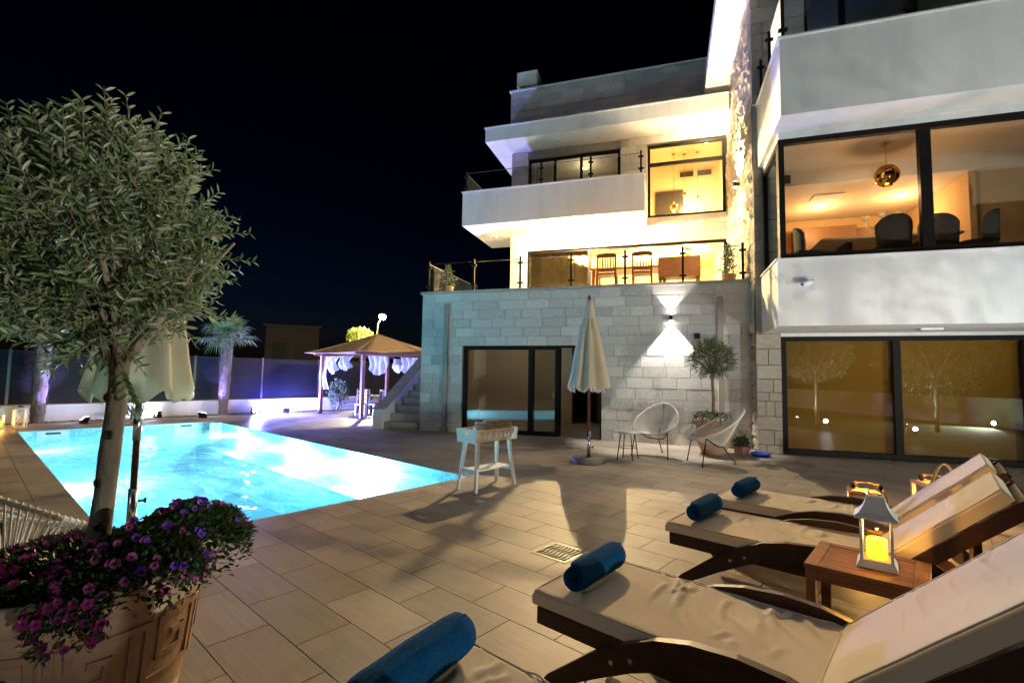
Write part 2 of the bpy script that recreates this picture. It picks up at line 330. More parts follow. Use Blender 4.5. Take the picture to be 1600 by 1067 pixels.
# ---- pool
pool = thing('swimming_pool', 'rectangular swimming pool glowing turquoise, lined with small blue mosaic', 'pool', (0, 0, 0), RZP)
D = -1.45; b = MB()
b.add([(PX0, PY0, -.004), (PX1, PY0, -.004), (PX1, PY1, -.004), (PX0, PY1, -.004), (PX0, PY0, D), (PX1, PY0, D), (PX1, PY1, D), (PX0, PY1, D)],
      [(0, 1, 5, 4), (1, 2, 6, 5), (2, 3, 7, 6), (3, 0, 4, 7), (4, 5, 6, 7)])
b.build('basin', M['mosaic'], pool, recalc=False)
for i in range(3):   # corner steps
    s_ = .9-.3*i
    MB().box(PX1-.002-s_-.3, PX1-.004, PY1-.004-1.6+.2*i, PY1-.004, D+.01, -.75+.22*i).build('pool_step', M['mosaic'], pool)
MB().box(PX0+.004, PX1-1.3, PY1-.42, PY1-.004, D+.01, -.62).build('bench_ledge', M['mosaic'], pool)
WL = -.17
w = tag(MB().add([(PX0, PY0, WL), (PX1, PY0, WL), (PX1, PY1, WL), (PX0, PY1, WL)], [(0, 1, 2, 3)]).build('water', M['water']), kind='structure'); w.rotation_euler = (0, 0, RZP)
for x, y in ((PX0, 1.5), (PX0, 4.15)):
    sk = MB().box(x+.002, x+.03, y-.28, y+.28, -.17, -.015); so_ = sk.build('skimmer', M['wpaint'], pool)
    MB().box(x+.028, x+.034, y-.13, y+.13, -.10, -.055).build('skimmer_slot', M['black'], so_)
MB().box(PX0+.55, PX0+.58, PY1-.30, PY1-.006, -.45, .0).build('skimmer_panel', M['wpaint'], pool)
for x, y, nx, ny, e in ((-13.4, PY1, 0, -1, 60), (-10.4, PY1, 0, -1, 95), (-7.6, PY1, 0, -1, 220), (-8.6, PY0, 0, 1, 60), (-13.0, PY0, 0, 1, 22)):
    t = MB(); c = Vector((x+nx*.02, y+ny*.02, -.62 if y == PY0 else -.40))
    t.cyl(c, c+Vector((nx*.03, ny*.03, 0)), .12, .10, 20); pl = t.build('pool_light', M['poollens'], pool)
    lamp('POINT', c+Vector((nx*.16, ny*.16, 0)), e, (.84, .96, 1), pool, .1)

# ---- planting strip, low wall and fence beyond the pool
WX = -17.75
g = MB(); g.add([(-17.6, -12, -.004), (DX0-.16, -12, -.004), (DX0-.16, 20, -.004), (-17.6, 20, -.004)], [(0, 1, 2, 3)])
lw = g.build('planting_strip', pm('strip_soil', (.08, .10, .03), scale=4)); lw.rotation_euler = (0, 0, RZP); tag(lw, kind='structure')
gb = MB()
for i in range(9000):
    x, y = rnd.uniform(-17.55, DX0-.2), rnd.uniform(-8, 9); h = rnd.uniform(.03, .07); a = rnd.uniform(0, 6.28); dx, dy = math.cos(a)*.006, math.sin(a)*.006
    gb.add([(x-dx, y-dy, 0), (x+dx, y+dy, 0), (x+dy*3, y-dx*3, h)], [(0, 1, 2)])
go = gb.build('grass', M['grass'], recalc=False); go.rotation_euler = (0, 0, RZP); tag(go, 'short green grass strip along the low white wall', 'grass', kind='stuff')
kb = MB().box(DX0-.15, DX0, -8, 17, -.05, .03).build('kerb', M['lime'], None, bevel=.01); kb.rotation_euler = (0, 0, RZP); tag(kb, kind='structure')
t = thing('garden_wall', 'long low white rendered wall beneath the dark slatted fence', 'wall', (0, 0, 0), RZP)
MB().box(WX-.12, WX+.12, -12, 19, -.05, .42).build('wall_face', M['white'], t); MB().box(WX-.15, WX+.15, -12, 19, .42, .47).build('coping', M['white'], t, bevel=.008)
fence = thing('slatted_fence', 'tall dark fence of thin horizontal metal slats behind the pool', 'fence', (0, 0, 0), RZP)
ys = [-11.5+2.05*i for i in range(15)]
for i, y in enumerate(ys):
    MB().box(WX-.03, WX+.03, y-.03, y+.03, .47, 1.90).build('post', M['metal'], fence)
    if i < len(ys)-1:
        sb = MB()
        for k in range(23):
            z = .51+k*.06; sb.add([(WX+.018, y+.032, z), (WX+.018, ys[i+1]-.032, z), (WX-.018, ys[i+1]-.032, z+.05), (WX-.018, y+.032, z+.05), (WX+.022, y+.032, z+.004), (WX+.022, ys[i+1]-.032, z+.004), (WX-.014, ys[i+1]-.032, z+.054), (WX-.014, y+.032, z+.054)],
                                  [(0, 1, 2, 3), (4, 7, 6, 5), (0, 4, 5, 1), (3, 2, 6, 7)])
        tag(sb.build('slat_panel', M['slat'], fence), kind='stuff')

# ================================================================== HOUSE
house = thing('house', 'modern white three storey villa with stone clad walls and large lit windows', 'house', HO, RZH)
ucube = MB().box(-.5, .5, -.5, .5, -.5, .5)
def bev_cube(name, mat, b=.02, jitter=0):
    # box with chamfered front (-y) edges
    f = .5-b; v = [(-.5, .5, -.5), (.5, .5, -.5), (.5, .5, .5), (-.5, .5, .5), (-.5, -.3, -.5), (.5, -.3, -.5), (.5, -.3, .5), (-.5, -.3, .5), (-f, -.5, -f), (f, -.5, -f), (f, -.5, f), (-f, -.5, f)]
    m_ = MB(); m_.add(v, [(0, 1, 5, 4), (1, 2, 6, 5), (2, 3, 7, 6), (3, 0, 4, 7), (4, 5, 9, 8), (5, 6, 10, 9), (6, 7, 11, 10), (7, 4, 8, 11), (8, 9, 10, 11)])
    me = m_.mesh(name); me.materials.append(mat); return me
tile_a, tile_b = bev_cube('tile', M['stone'], .006), bev_cube('tile', M['stone_h'], .006)
def clad(parent, u0, u1, rows, v, openings=(), lens=(.42, .5, .58, .7)):
    """stone courses on a wall facing -v: rows = list of (z0,z1)"""
    for z0, z1 in rows:
        iv = [(u0, u1)]
        for a0, a1, c0, c1 in openings:
            if z1 > c0+.01 and z0 < c1-.01:
                nv = []
                for p, q in iv:
                    if a0 > p: nv.append((p, min(q, a0)))
                    if a1 < q: nv.append((max(p, a1), q))
                iv = [x for x in nv if x[1]-x[0] > .02]
        for p, q in iv:
            x = p; first = True
            while x < q-1e-4:
                l = rnd.choice(lens)*(rnd.uniform(.4, .9) if first else 1); first = False
                if q-x-l < .18: l = q-x
                o = bpy.data.objects.new('tile', tile_a if rnd.random() < .62 else tile_b); COL.objects.link(o); o.parent = parent
                o.location = (x+l/2, v+.02-rnd.uniform(.012, .018), (z0+z1)/2); o.scale = (l-.0045, .03, z1-z0-.0045); x += l
def rows(z0, z1, n): return [(z0+(z1-z0)*i/n, z0+(z1-z0)*(i+1)/n) for i in range(n)]
def wall(name, boxes, mat='core', **k):
    m_ = MB()
    for a in boxes: m_.box(*a)
    return m_.build(name, M[mat], house, **k)
# --- ground floor, left block
w0 = wall('wall', [(.0, 1.15, .02, .3, 0, 3.5), (4.62, 7.75, .02, .3, 0, 3.5), (1.15, 4.62, .02, .3, 2.17, 3.5), (0, .25, .3, 8, 0, 3.5), (0, 7.75, 7.9, 8.1, 0, 3.3)])
w0['label'] = 'grey stone clad ground floor wall'
clad(w0, 0, 7.74, rows(0, 2.16, 9)+rows(2.16, 3.5, 6), .0, [(1.15, 4.62, -1, 2.17)])
wall('terrace_slab', [(-.05, 7.76, -.05, 8.1, 3.5, 3.56)], 'lime')
wall('ceiling', [(.26, 7.74, .31, 7.89, 2.8, 2.9)], 'inner'); 
wall('room_floor', [(.26, 7.74, .05, 7.89, -.02, .012)], 'lime')
wall('room_wall', [(.26, 3.3, 3.4, 3.55, .013, 2.79), (3.9, 7.7, 4.6, 4.75, .013, 2.79), (.255, .3, .31, 3.4, .013, 2.79)], 'inner')
wall('fireplace', [(4.15, 4.75, 4.1, 4.59, .013, 1.15)], 'white'); wall('fireplace_opening', [(4.3, 4.6, 4.09, 4.095, .25, .65)], 'frame'); 
wall('mantel', [(4.05, 4.9, 4.0, 4.595, 1.155, 1.2)], 'lime')
def window(name, u0, u1, z0, z1, v, mull=(), fw=.07, mat='glass', dep=.08, transoms=()):
    m_ = MB().box(u0, u1, v, v+dep, z0, z0+fw); m_.box(u0, u1, v, v+dep, z1-fw, z1); m_.box(u0, u0+fw, v, v+dep, z0+fw, z1-fw); m_.box(u1-fw, u1, v, v+dep, z0+fw, z1-fw)
    xs = [u0+fw]
    for a, b_ in mull: m_.box(a, b_, v, v+dep, z0+fw, z1-fw); xs += [a, b_]
    xs.append(u1-fw)
    zs = [z0+fw]
    for a, b_ in transoms:
        zs += [a, b_]
        for i in range(0, len(xs), 2): m_.box(xs[i], xs[i+1], v, v+dep, a, b_)
    zs.append(z1-fw)
    wo_ = m_.build(name, M['frame'], house)
    for i in range(0, len(xs), 2):
        for k in range(0, len(zs), 2):
            MB().add([(xs[i], v+dep*.5, zs[k]), (xs[i+1], v+dep*.5, zs[k]), (xs[i+1], v+dep*.5, zs[k+1]), (xs[i], v+dep*.5, zs[k+1])], [(0, 1, 2, 3)]).build('pane', M[mat], wo_, recalc=False)
    return wo_
window('sliding_door', 1.16, 3.62, .015, 2.165, .06, [(2.86, 2.98)], .1, 'dglass')
window('sliding_door', 2.9, 3.64, .03, 2.15, .17, [], .08, 'dglass', .06)
MB().box(3.64, 4.62, .06, .14, 2.11, 2.165).box(4.58, 4.62, .06, .14, .015, 2.11).build('door_frame', M['frame'], house)
MB().box(.66, .77, -.10, -.012, .12, 3.22).box(.62, .81, -.12, -.012, .0, .12).build('downpipe', M['core'], house, bevel=.01)
MB().box(7.08, 7.2, -.085, -.012, 0, 3.2).build('downpipe', M['lime'], house, bevel=.01)
MB().box(6.62, 6.74, -.03, -.012, 2.30, 2.42).build('air_vent', M['metal'], house)
# --- stairs left of the block
st = wall('staircase', [(-1.0, -.003, -.1+.3*i, 3.6, .19*i+.001, .19*(i+1)) for i in range(11)], 'lime')
sp = MB(); sp.prism([(-.2, 0), (3.6, 0), (3.6, 2.75), (.0, .52), (-.2, .50)], 'x', -1.25, -1.0); sp.build('stair_parapet', M['white'], st)
sp = MB(); sp.prism([(-.23, .50), (-.0, .522), (3.6, 2.752), (3.6, 2.81), (-.0, .575), (-.23, .55)], 'x', -1.28, -.97); sp.build('parapet_coping', M['lime'], st)
sk = MB()
for i in range(11): sk.box(-.998, -.985, -.12+.3*i, .2+.3*i, .19*i, .19*(i+1)+.10)
sk.build('stair_skirting', M['white'], st)
# --- first floor (terrace level), v = 3.6
V1 = 3.6
w1 = wall('wall', [(1.2, 1.75, V1+.02, V1+.3, 3.56, 8.75), (1.75, 7.775, V1+.02, V1+.3, 5.44, 6.1), (4.72, 5.5, V1+.02, V1+.3, 6.1, 8.75), (1.75, 7.775, V1+.02, V1+.3, 8.5, 8.75), (5.5, 7.775, V1+.02, V1+.3, 6.1, 6.22), (1.2, 1.4, V1+.3, 9, 3.56, 8.75)])
clad(w1, 1.2, 1.75, rows(3.56, 5.95, 9), V1, lens=(.3, .27))
clad(w1, 1.75, 7.74, rows(5.44, 5.95, 2), V1)
clad(w1, 5.5, 7.74, rows(5.95, 6.22, 1), V1); clad(w1, 4.72, 5.5, rows(6.98, 8.5, 6), V1); clad(w1, 1.2, 1.74, rows(6.98, 8.74, 7), V1, lens=(.3, .27)); clad(w1, 4.72, 7.74, rows(8.5, 8.745, 1), V1)
window('sliding_door', 1.76, 7.70, 3.565, 5.44, V1+.08, [(3.72, 3.80)], .07, 'glass')
wall('room_wall', [(1.4, 7.69, 7.6, 7.7, 3.56, 5.9), (7.64, 7.69, V1+.3, 7.6, 3.56, 5.9), (1.41, 1.46, V1+.3, 7.6, 3.56, 5.9)], 'cream')
wall('ceiling', [(1.41, 7.69, V1+.3, 7.6, 5.45, 5.9)], 'cream')
MB().add([(1.8+2.0*i/40, V1+.28+.03*math.sin(i*1.4), 3.57+1.85*j) for j in (0, 1) for i in range(41)], [(i, i+1, i+42, i+41) for i in range(40)]).build('curtain', pm('amber_curtain', (.42, .33, .16), rough=.9), house, True)
# --- balcony above the terrace
bal = wall('balcony', [(.27, 5.35, 2.25, 4.6, 5.956, 6.15), (.12, 5.5, 2.1, 2.25, 5.95, 6.98), (.12, .27, 2.25, 4.75, 5.95, 6.98), (5.35, 5.5, 2.25, 3.59, 5.95, 6.98), (.27, 1.2, 4.6, 4.75, 5.95, 6.98)], 'white')
MB().box(.09, 5.52, 2.07, 2.27, 6.98, 7.01).box(.09, .29, 2.27, 4.77, 6.98, 7.01).build('coping', M['white'], bal)
window('balcony_door', 1.76, 4.71, 6.2, 8.49, V1+.08, [(2.6, 2.68), (3.45, 3.53)], .08, 'dglass')
wall('room_wall', [(1.41, 5.39, 6.0, 6.1, 6.1, 8.7), (5.4, 5.48, V1+.31, 7.5, 6.1, 8.7)], 'cream')
MB().add([(1.85+.75*i/20, V1+.32+.03*math.sin(i*1.6), 6.2+2.25*j) for j in (0, 1) for i in range(21)], [(i, i+1, i+22, i+21) for i in range(20)]).build('curtain', M['curtain'], house, True)
window('picture_window', 5.52, 7.70, 6.22, 8.47, V1+.06, [], .08, 'glass', .08, [(7.82, 7.92)])
wall('room_wall', [(5.49, 7.77, 5.6, 5.7, 6.1, 8.69), (7.72, 7.77, V1+.31, 5.6, 6.1, 8.69)], 'cream'); wall('ceiling', [(5.49, 7.77, V1+.31, 5.7, 8.70, 8.745)], 'cream'); wall('floor_slab', [(1.41, 7.69, V1+.31, 7.5, 5.905, 6.1)], 'cream')
MB().box(5.70, 6.6, 5.53, 5.597, 6.4, 7.70).build('wall_panel', M['tvdark'], house)
for u in (6.50, 7.06): MB().box(u, u+.42, 5.55, 5.597, 8.16, 8.32).build('air_vent', M['metal'], house)
# --- roof slab, parapet, chimney
rf = wall('roof', [(.63, 7.69, 2.6, 9, 8.75, 9.18)], 'white'); MB().box(.60, 7.70, 2.57, 9.02, 9.18, 9.215).build('coping', M['white'], rf)
# trim the roof to the left end
w2 = wall('wall', [(1.13, 7.69, V1+.02, V1+.3, 9.215, 10.86), (1.13, 1.4, V1+.3, 8.8, 9.215, 10.86)]); clad(w2, 1.13, 7.68, rows(9.215, 10.86, 7), V1)
MB().box(1.09, 7.70, V1-.06, V1+.34, 10.86, 10.91).build('coping', M['white'], w2)
ch = wall('chimney', [(1.28, 1.98, 3.75, 4.9, 11.12, 11.62)], 'white')
for k in range(3): MB().box(1.34+.22*k, 1.34+.22*k+.1, 3.78, 4.88, 10.92, 11.118).build('chimney_pier', M['white'], ch)
# --- right block: rough stone side wall u=7.75
US = 7.75
w3 = wall('wall', [(US+.02, 8.2, -.45, V1+.3, 0, 9.45), (8.2, 14, -.45, -.2, 2.36, 3.4), (13.4, 14, -.45, -.2, 0, 9.4), (8.2, 8.75, -.45, -.2, 5.75, 9.4), (8.75, 13.4, -.45, -.2, 5.75, 6.9)], 'core')
w3['label'] = 'rough split stone wall of the right block'
def rock(seed):
    m_ = MB(); n = 7; k = 5
    def f(a, c):
        e = min(a, 1-a, c, 1-c); x = (a-.5); z = (c-.5)
        d = -.5-(.0 if e < .01 else (.6+1.5*(mnoise.noise(Vector((a*2.3+seed*7, c*1.8, seed)))+.45*mnoise.noise(Vector((a*6, c*5+seed*3, 2))))))
        return (x, d, z)
    m_.grid(f, n, k); me = m_.mesh('rough_stone'); me.materials.append(M['rough']); return me
rocks = [rock(i*1.7+.3) for i in range(5)]
def rocky(parent, z0, z1, a0, a1, place, nrow, lens, depth=.036):
    for r0, r1 in rows(z0, z1, nrow):
        x = a0; first = True
        while x < a1-1e-4:
            l = rnd.choice(lens)*(rnd.uniform(.5, 1) if first else 1); first = False
            if a1-x-l < .15: l = a1-x
            o = bpy.data.objects.new('rough_stone', rnd.choice(rocks)); COL.objects.link(o); o.parent = parent
            place(o, x+l/2, (r0+r1)/2, l-.006, r1-r0-.006, depth*rnd.uniform(.7, 1.5)); x += l
def place_side(o, a, z, l, h, d): o.location = (US+.02, a, z); o.rotation_euler = (0, 0, R(-90)); o.scale = (l, d, h); 
rocky(w3, 0, 9.44, -.45, V1+.0, place_side, 36, (.34, .46, .6))
def place_front(o, a, z, l, h, d): o.location = (a, -.45, z); o.scale = (l, d*.45, h)
lime_me = bev_cube('stone_block', M['lime'], .02)
def vrows(z0, z1, n):
    w_ = [rnd.uniform(.65, 1.35) for _ in range(n)]; t_ = sum(w_); z = z0; out = []
    for q in w_: out.append((z, z+q/t_*(z1-z0))); z = out[-1][1]
    return out
for r0, r1 in vrows(0, 2.35, 9)+vrows(3.5, 5.74, 9)+vrows(7.1, 9.4, 8):
    x = US+.0; x1 = 8.2 if r1 < 6 else 8.75
    while x < x1-1e-3:
        l = rnd.choice((.16, .22, .3, .45));  l = x1-x if x1-x-l < .12 else l
        o = bpy.data.objects.new('stone_block', lime_me); COL.objects.link(o); o.parent = w3
        o.location = (x+l/2, -.475-rnd.uniform(0, .012), (r0+r1)/2); o.scale = (l-.006, .06, r1-r0-.006); x += l
window('picture_window', 8.2, 13.4, .02, 2.29, -.5, [(10.05, 10.17), (11.95, 12.05)], .09, 'bglass', .1)
# room behind: brown blind
MB().add([(8.22, -.33, .03), (13.38, -.33, .03), (13.38, -.33, 2.3), (8.22, -.33, 2.3)], [(0, 1, 2, 3)]).build('roller_blind', M['blind'], house, recalc=False)
# lintel strip between the window and the bay
wall('lintel', [(8.2, 13.4, -.5, -.2, 2.29, 2.355)], 'white')
# bay (lower white band)
bay = wall('bay', [(7.87, 14, -2.0, -.46, 2.355, 3.3), (7.87, 14, -2.0, -1.86, 3.3, 3.49), (7.87, 8.0, -1.86, -.46, 3.3, 3.49)], 'white')
MB().box(7.84, 14, -2.03, -1.84, 3.49, 3.515).box(7.84, 8.02, -1.84, -.46, 3.49, 3.515).build('coping', M['white'], bay)
bw = window('bay_window', 7.93, 13.9, 3.515, 5.64, -1.95, [(9.97, 10.13), (12.2, 12.34)], .09, 'glass', .1)
m_ = MB().box(7.93, 8.01, -1.845, -1.76, 3.515, 5.64).box(7.93, 8.01, -.55, -.46, 3.515, 5.64).box(7.93, 8.01, -1.76, -.55, 3.515, 3.6).box(7.93, 8.01, -1.76, -.55, 5.55, 5.64)
sw = m_.build('side_window', M['frame'], house); MB().add([(7.97, -1.76, 3.6), (7.97, -.55, 3.6), (7.97, -.55, 5.55), (7.97, -1.76, 5.55)], [(0, 1, 2, 3)]).build('pane', M['glass'], sw, recalc=False)
ub = wall('upper_balcony', [(7.85, 14, -2.6, -.46, 5.75, 5.95), (7.85, 14, -2.6, -2.46, 5.95, 7.06), (7.85, 7.99, -2.46, -.46, 5.95, 7.06), (7.93, 14, -1.97, -.46, 5.64, 5.75)], 'white')
MB().box(7.82, 14, -2.63, -2.44, 7.06, 7.09).box(7.82, 8.01, -2.44, -.46, 7.06, 7.09).build('coping', M['white'], ub)
window('upper_window', 8.75, 13.4, 7.0, 9.4, -.40, [(9.4, 9.5), (10.6, 10.7)], .08, 'dglass')
wall('eave', [(7.1, 9.0, -7.5, V1-.15, 9.47, 9.8), (9.0, 14, -2.2, 4, 9.45, 9.8)], 'white')
wall('room_wall', [(8.3, 13.4, .8, .9, 7.0, 9.4)], 'cabinet')
# dining room
wall('room_floor', [(8.21, 13.9, -.44, 7.0, 3.2, 3.3)], 'cabinet')
wall('room_wall', [(8.21, 11.3, 1.9, 2.0, 3.3, 5.29), (11.3, 11.4, -.5, 2.0, 3.3, 5.29), (11.4, 13.9, -.45, -.35, 3.3, 5.59), (8.19, 8.21, -.44, 1.9, 3.3, 5.29)], 'inner2')
wall('ceiling', [(8.02, 13.85, -1.84, -.55, 5.60, 5.638), (8.02, 13.85, -.55, 2.0, 5.30, 5.638)], 'inner')
MB().box(8.25, 8.42, -.57, -.553, 5.35, 5.52).build('air_vent', M['metal'], house)
MB().box(9.0, 9.55, .1, .5, 5.28, 5.299).build('ceiling_panel', M['white'], house)
MB().box(8.95, 10.2, 1.5, 1.895, 3.31, 5.0).box(10.21, 10.9, 1.6, 1.895, 3.31, 4.95).build('cabinet', M['cabinet'], house, bevel=.01)
# --- glass railings
def railing(name, pts, z0, h, posts, style=0):
    rl = MB()
    first = None
    root = None
    for (u, v) in posts:
        pb = MB().box(u-.025, u+.025, v-.02, v+.02, z0, z0+h)
        for zz in (z0+.16, z0+h-.16): pb.box(u-.07, u+.07, v-.03, v+.03, zz-.02, zz+.02)
        if root is None: root = pb.build(name, M['frame'], house)
        else: pb.build('post', M['frame'], root)
    for (a, b_) in pts:
        MB().add([(a[0], a[1], z0+.10), (b_[0], b_[1], z0+.10), (b_[0], b_[1], z0+h-.07), (a[0], a[1], z0+h-.07)], [(0, 1, 2, 3)]).build('glass_panel', M['rglass'], root, recalc=False)
        MB().box(min(a[0], b_[0])-.004, max(a[0], b_[0])+.004, min(a[1], b_[1])-.006, max(a[1], b_[1])+.006, z0+h-.07, z0+h-.055).build('edge_strip', M['steel'], root)
pu_ = [.1, 1.37, 2.61, 3.88, 5.14, 6.4, 7.62]
railing('terrace_railing', [((pu_[i]+.05, .1), (pu_[i+1]-.05, .1)) for i in range(6)]+[((.1, .15), (.1, 3.4))], 3.56, .82, [(u, .1) for u in pu_]+[(.1, 3.45)])
railing('balcony_railing', [((.25, 2.18), (2.55, 2.18)), ((2.6, 2.18), (4.0, 2.18)), ((4.05, 2.18), (5.35, 2.18)), ((.2, 2.25), (.2, 4.6))], 7.01, .66, [(.2, 2.18), (2.57, 2.18), (4.02, 2.18), (5.4, 2.18), (.2, 4.65)])
railing('upper_railing', [((7.97, -2.53), (9.6, -2.53)), ((9.7, -2.53), (11.8, -2.53)), ((7.92, -2.45), (7.92, -.6))], 7.09, .9, [(7.92, -2.53), (9.65, -2.53), (11.85, -2.53), (7.92, -1.45), (7.92, -.6)])

# ------------------------------------------------------------------ lights on the house
def downlight(label, u, v, z, e, col=(1, .72, .36), drop=.10, r=.03, lens='lens'):
    t = thing('ceiling_light', label, 'light', H(u, v, z), RZH)
    MB().lathe([(.0, -.012), (.05, -.012), (.075, -.008), (.08, 0)], 20).build('rim', M['white'], t, True); MB().lathe([(0, -.014), (.045, -.014)], 16).build('lens', M[lens], t)
    if e: lamp('POINT', (0, 0, -drop), e, col, t, r)
    return t
downlight('glaring warm light under the balcony, left of the terrace chairs', 3.75, 2.85, 5.95, 840, (1, .69, .34))
downlight('warm light under the balcony soffit nearest its right end', 5.05, 2.95, 5.95, 60, (1, .68, .32))
t = thing('ceiling_light', 'small square unlit fitting near the left corner of the balcony soffit', 'light', H(.72, 3.3, 5.95), RZH); MB().box(-.09, .09, -.09, .09, -.05, 0).build('housing', M['white'], t, bevel=.008); MB().box(-.06, .06, -.06, .06, -.056, -.05).build('diffuser', M['tabletop'], t)
t = thing('ceiling_light', 'small unlit fitting under the flat roof above the balcony door', 'light', H(2.9, 3.05, 8.75), RZH); MB().box(-.09, .09, -.09, .09, -.05, 0).build('housing', M['white'], t, bevel=.008); MB().box(-.06, .06, -.06, .06, -.056, -.05).build('diffuser', M['tabletop'], t)
t = thing('ceiling_light', 'flat white fitting under the bay over the ground floor window', 'light', H(10.3, -1.25, 2.355), RZH); MB().box(-.16, .16, -.1, .1, -.035, 0).build('housing', M['wpaint'], t, bevel=.008); MB().box(-.13, .13, -.07, .07, -.04, -.035).build('diffuser', M['tabletop'], t)
# up-and-down wall lights
def sconce(label, loc, rz, e_up, e_dn, col, ang=84):
    t = thing('wall_light', label, 'light', loc, rz)
    MB().box(-.035, .035, -.145, -.065, -.065, .065).build('housing', M['black'], t, bevel=.006); MB().box(-.02, .02, -.065, 0, -.03, .03).build('bracket', M['black'], t)
    for s, e in ((1, e_up), (-1, e_dn)):
        MB().box(-.028, .028, -.135, -.075, s*.066-.001, s*.066+.001).build('lens', M['coollens'], t)
        lamp('SPOT', (0, -.105, s*.075), e, col, t, .012, (0, -.105, s*2), ang, .35)
sconce('black up and down wall light casting two white cones on stone', H(6.14, -.012, 2.76), RZH, 16, 110, (1, .93, .82))
sconce('black wall light high on the rough stone side wall', H(US-.05, .95, 6.0), RZH+R(-90), 240, 170, (1, .80, .48), 110)
# roof soffit warm light beside the stone wall
downlight('warm light under the flat roof beside the rough stone wall', 7.25, 3.1, 8.75, 38, (1, .76, .42))
# room lamps
def pendant(label, loc, ztop, r, mat, e, col=(1, .66, .25), group=None, glow=True):
    t = thing('pendant_lamp', label, 'lamp', loc, 0, group)
    MB().cyl((0, 0, r), (0, 0, ztop-loc[2]-.03), .006, n=6).build('cord', M['copper'], t); MB().lathe([(0, 0), (.05, 0), (.06, -.02), (.06, -.03), (0, -.03)], 16, (0, 0, ztop-loc[2])).build('canopy', M['copper'], t)
    MB().lathe([(r*math.sin(a), r*math.cos(a)) for a in [math.pi*i/14*.86 for i in range(15)]], 24).build('shade', M[mat], t, True)
    if glow: MB().lathe([(r*.42*math.sin(a), -r*.75+r*.42*math.cos(a)) for a in [math.pi*i/8 for i in range(9)]], 12).build('bulb', M['bulb'], t, True)
    if e: lamp('POINT', (0, 0, -r-.12), e, col, t, .08)
    return t
pendant('large gold mirrored ball lamp in the dining room window', H(9.72, -1.4, 5.02), 5.60, .19, 'copper', 7, (1, .56, .24), glow=False)
pendant('glowing amber ball lamp hanging lowest of three in upper window', H(6.29, 4.9, 6.92), 8.70, .13, 'copper', 22)
pendant('middle of three lamps on thin cords in the upper window', H(6.62, 5.0, 7.35), 8.70, .07, 'copper', 12, glow=False)
pendant('right lamp of three on thin cords in the upper window', H(7.02, 4.95, 7.2), 8.70, .07, 'copper', 12, glow=False)
pendant('gold ball lamp inside the terrace room near the right corner', H(6.67, 4.6, 5.22), 5.45, .11, 'copper', 60)
def roomlamp(label, loc, e, col):
    t = thing('ceiling_light', label, 'light', loc, RZH); MB().lathe([(0, -.02), (.08, -.02), (.09, 0)], 16).build('diffuser', M['bulb'], t); lamp('POINT', (0, 0, -.40), e, col, t, .06)
roomlamp('round ceiling light inside the terrace room by the curtain', H(3.0, 5.6, 5.45), 60, (1, .70, .26))
roomlamp('round ceiling light inside the terrace room above the table', H(5.4, 5.4, 5.45), 120, (1, .72, .28))
roomlamp('round ceiling light in the left half of the dining room', H(9.3, .9, 5.30), 10, (1, .56, .22))
roomlamp('round ceiling light in the right half of the dining room', H(10.7, .6, 5.30), 10, (1, .56, .22))
roomlamp('dim ceiling light inside the ground floor room', H(2.0, 2.0, 2.80), 1.6, (1, .85, .65))
roomlamp('dim ceiling light inside the balcony bedroom', H(3.4, 5.0, 8.60), 4, (1, .75, .45))
# cctv camera on the bay
t = thing('security_camera', 'small white security camera on the white bay front', 'camera', H(8.3, -2.0, 3.08), RZH)
MB().cyl((0, 0, 0), (0, -.05, 0), .05, n=16).build('mount', M['wpaint'], t); MB().tube([(0, -.04, 0), (.0, -.09, -.01), (-.02, -.12, -.03)], .014, 8).build('arm', M['wpaint'], t)
MB().cyl((.07, -.10, 0), (-.10, -.17, -.05), .04, .042, 16).build('body', M['wpaint'], t, True); MB().cyl((-.10, -.17, -.05), (-.106, -.173, -.052), .03, n=14).build('lens', M['black'], t)
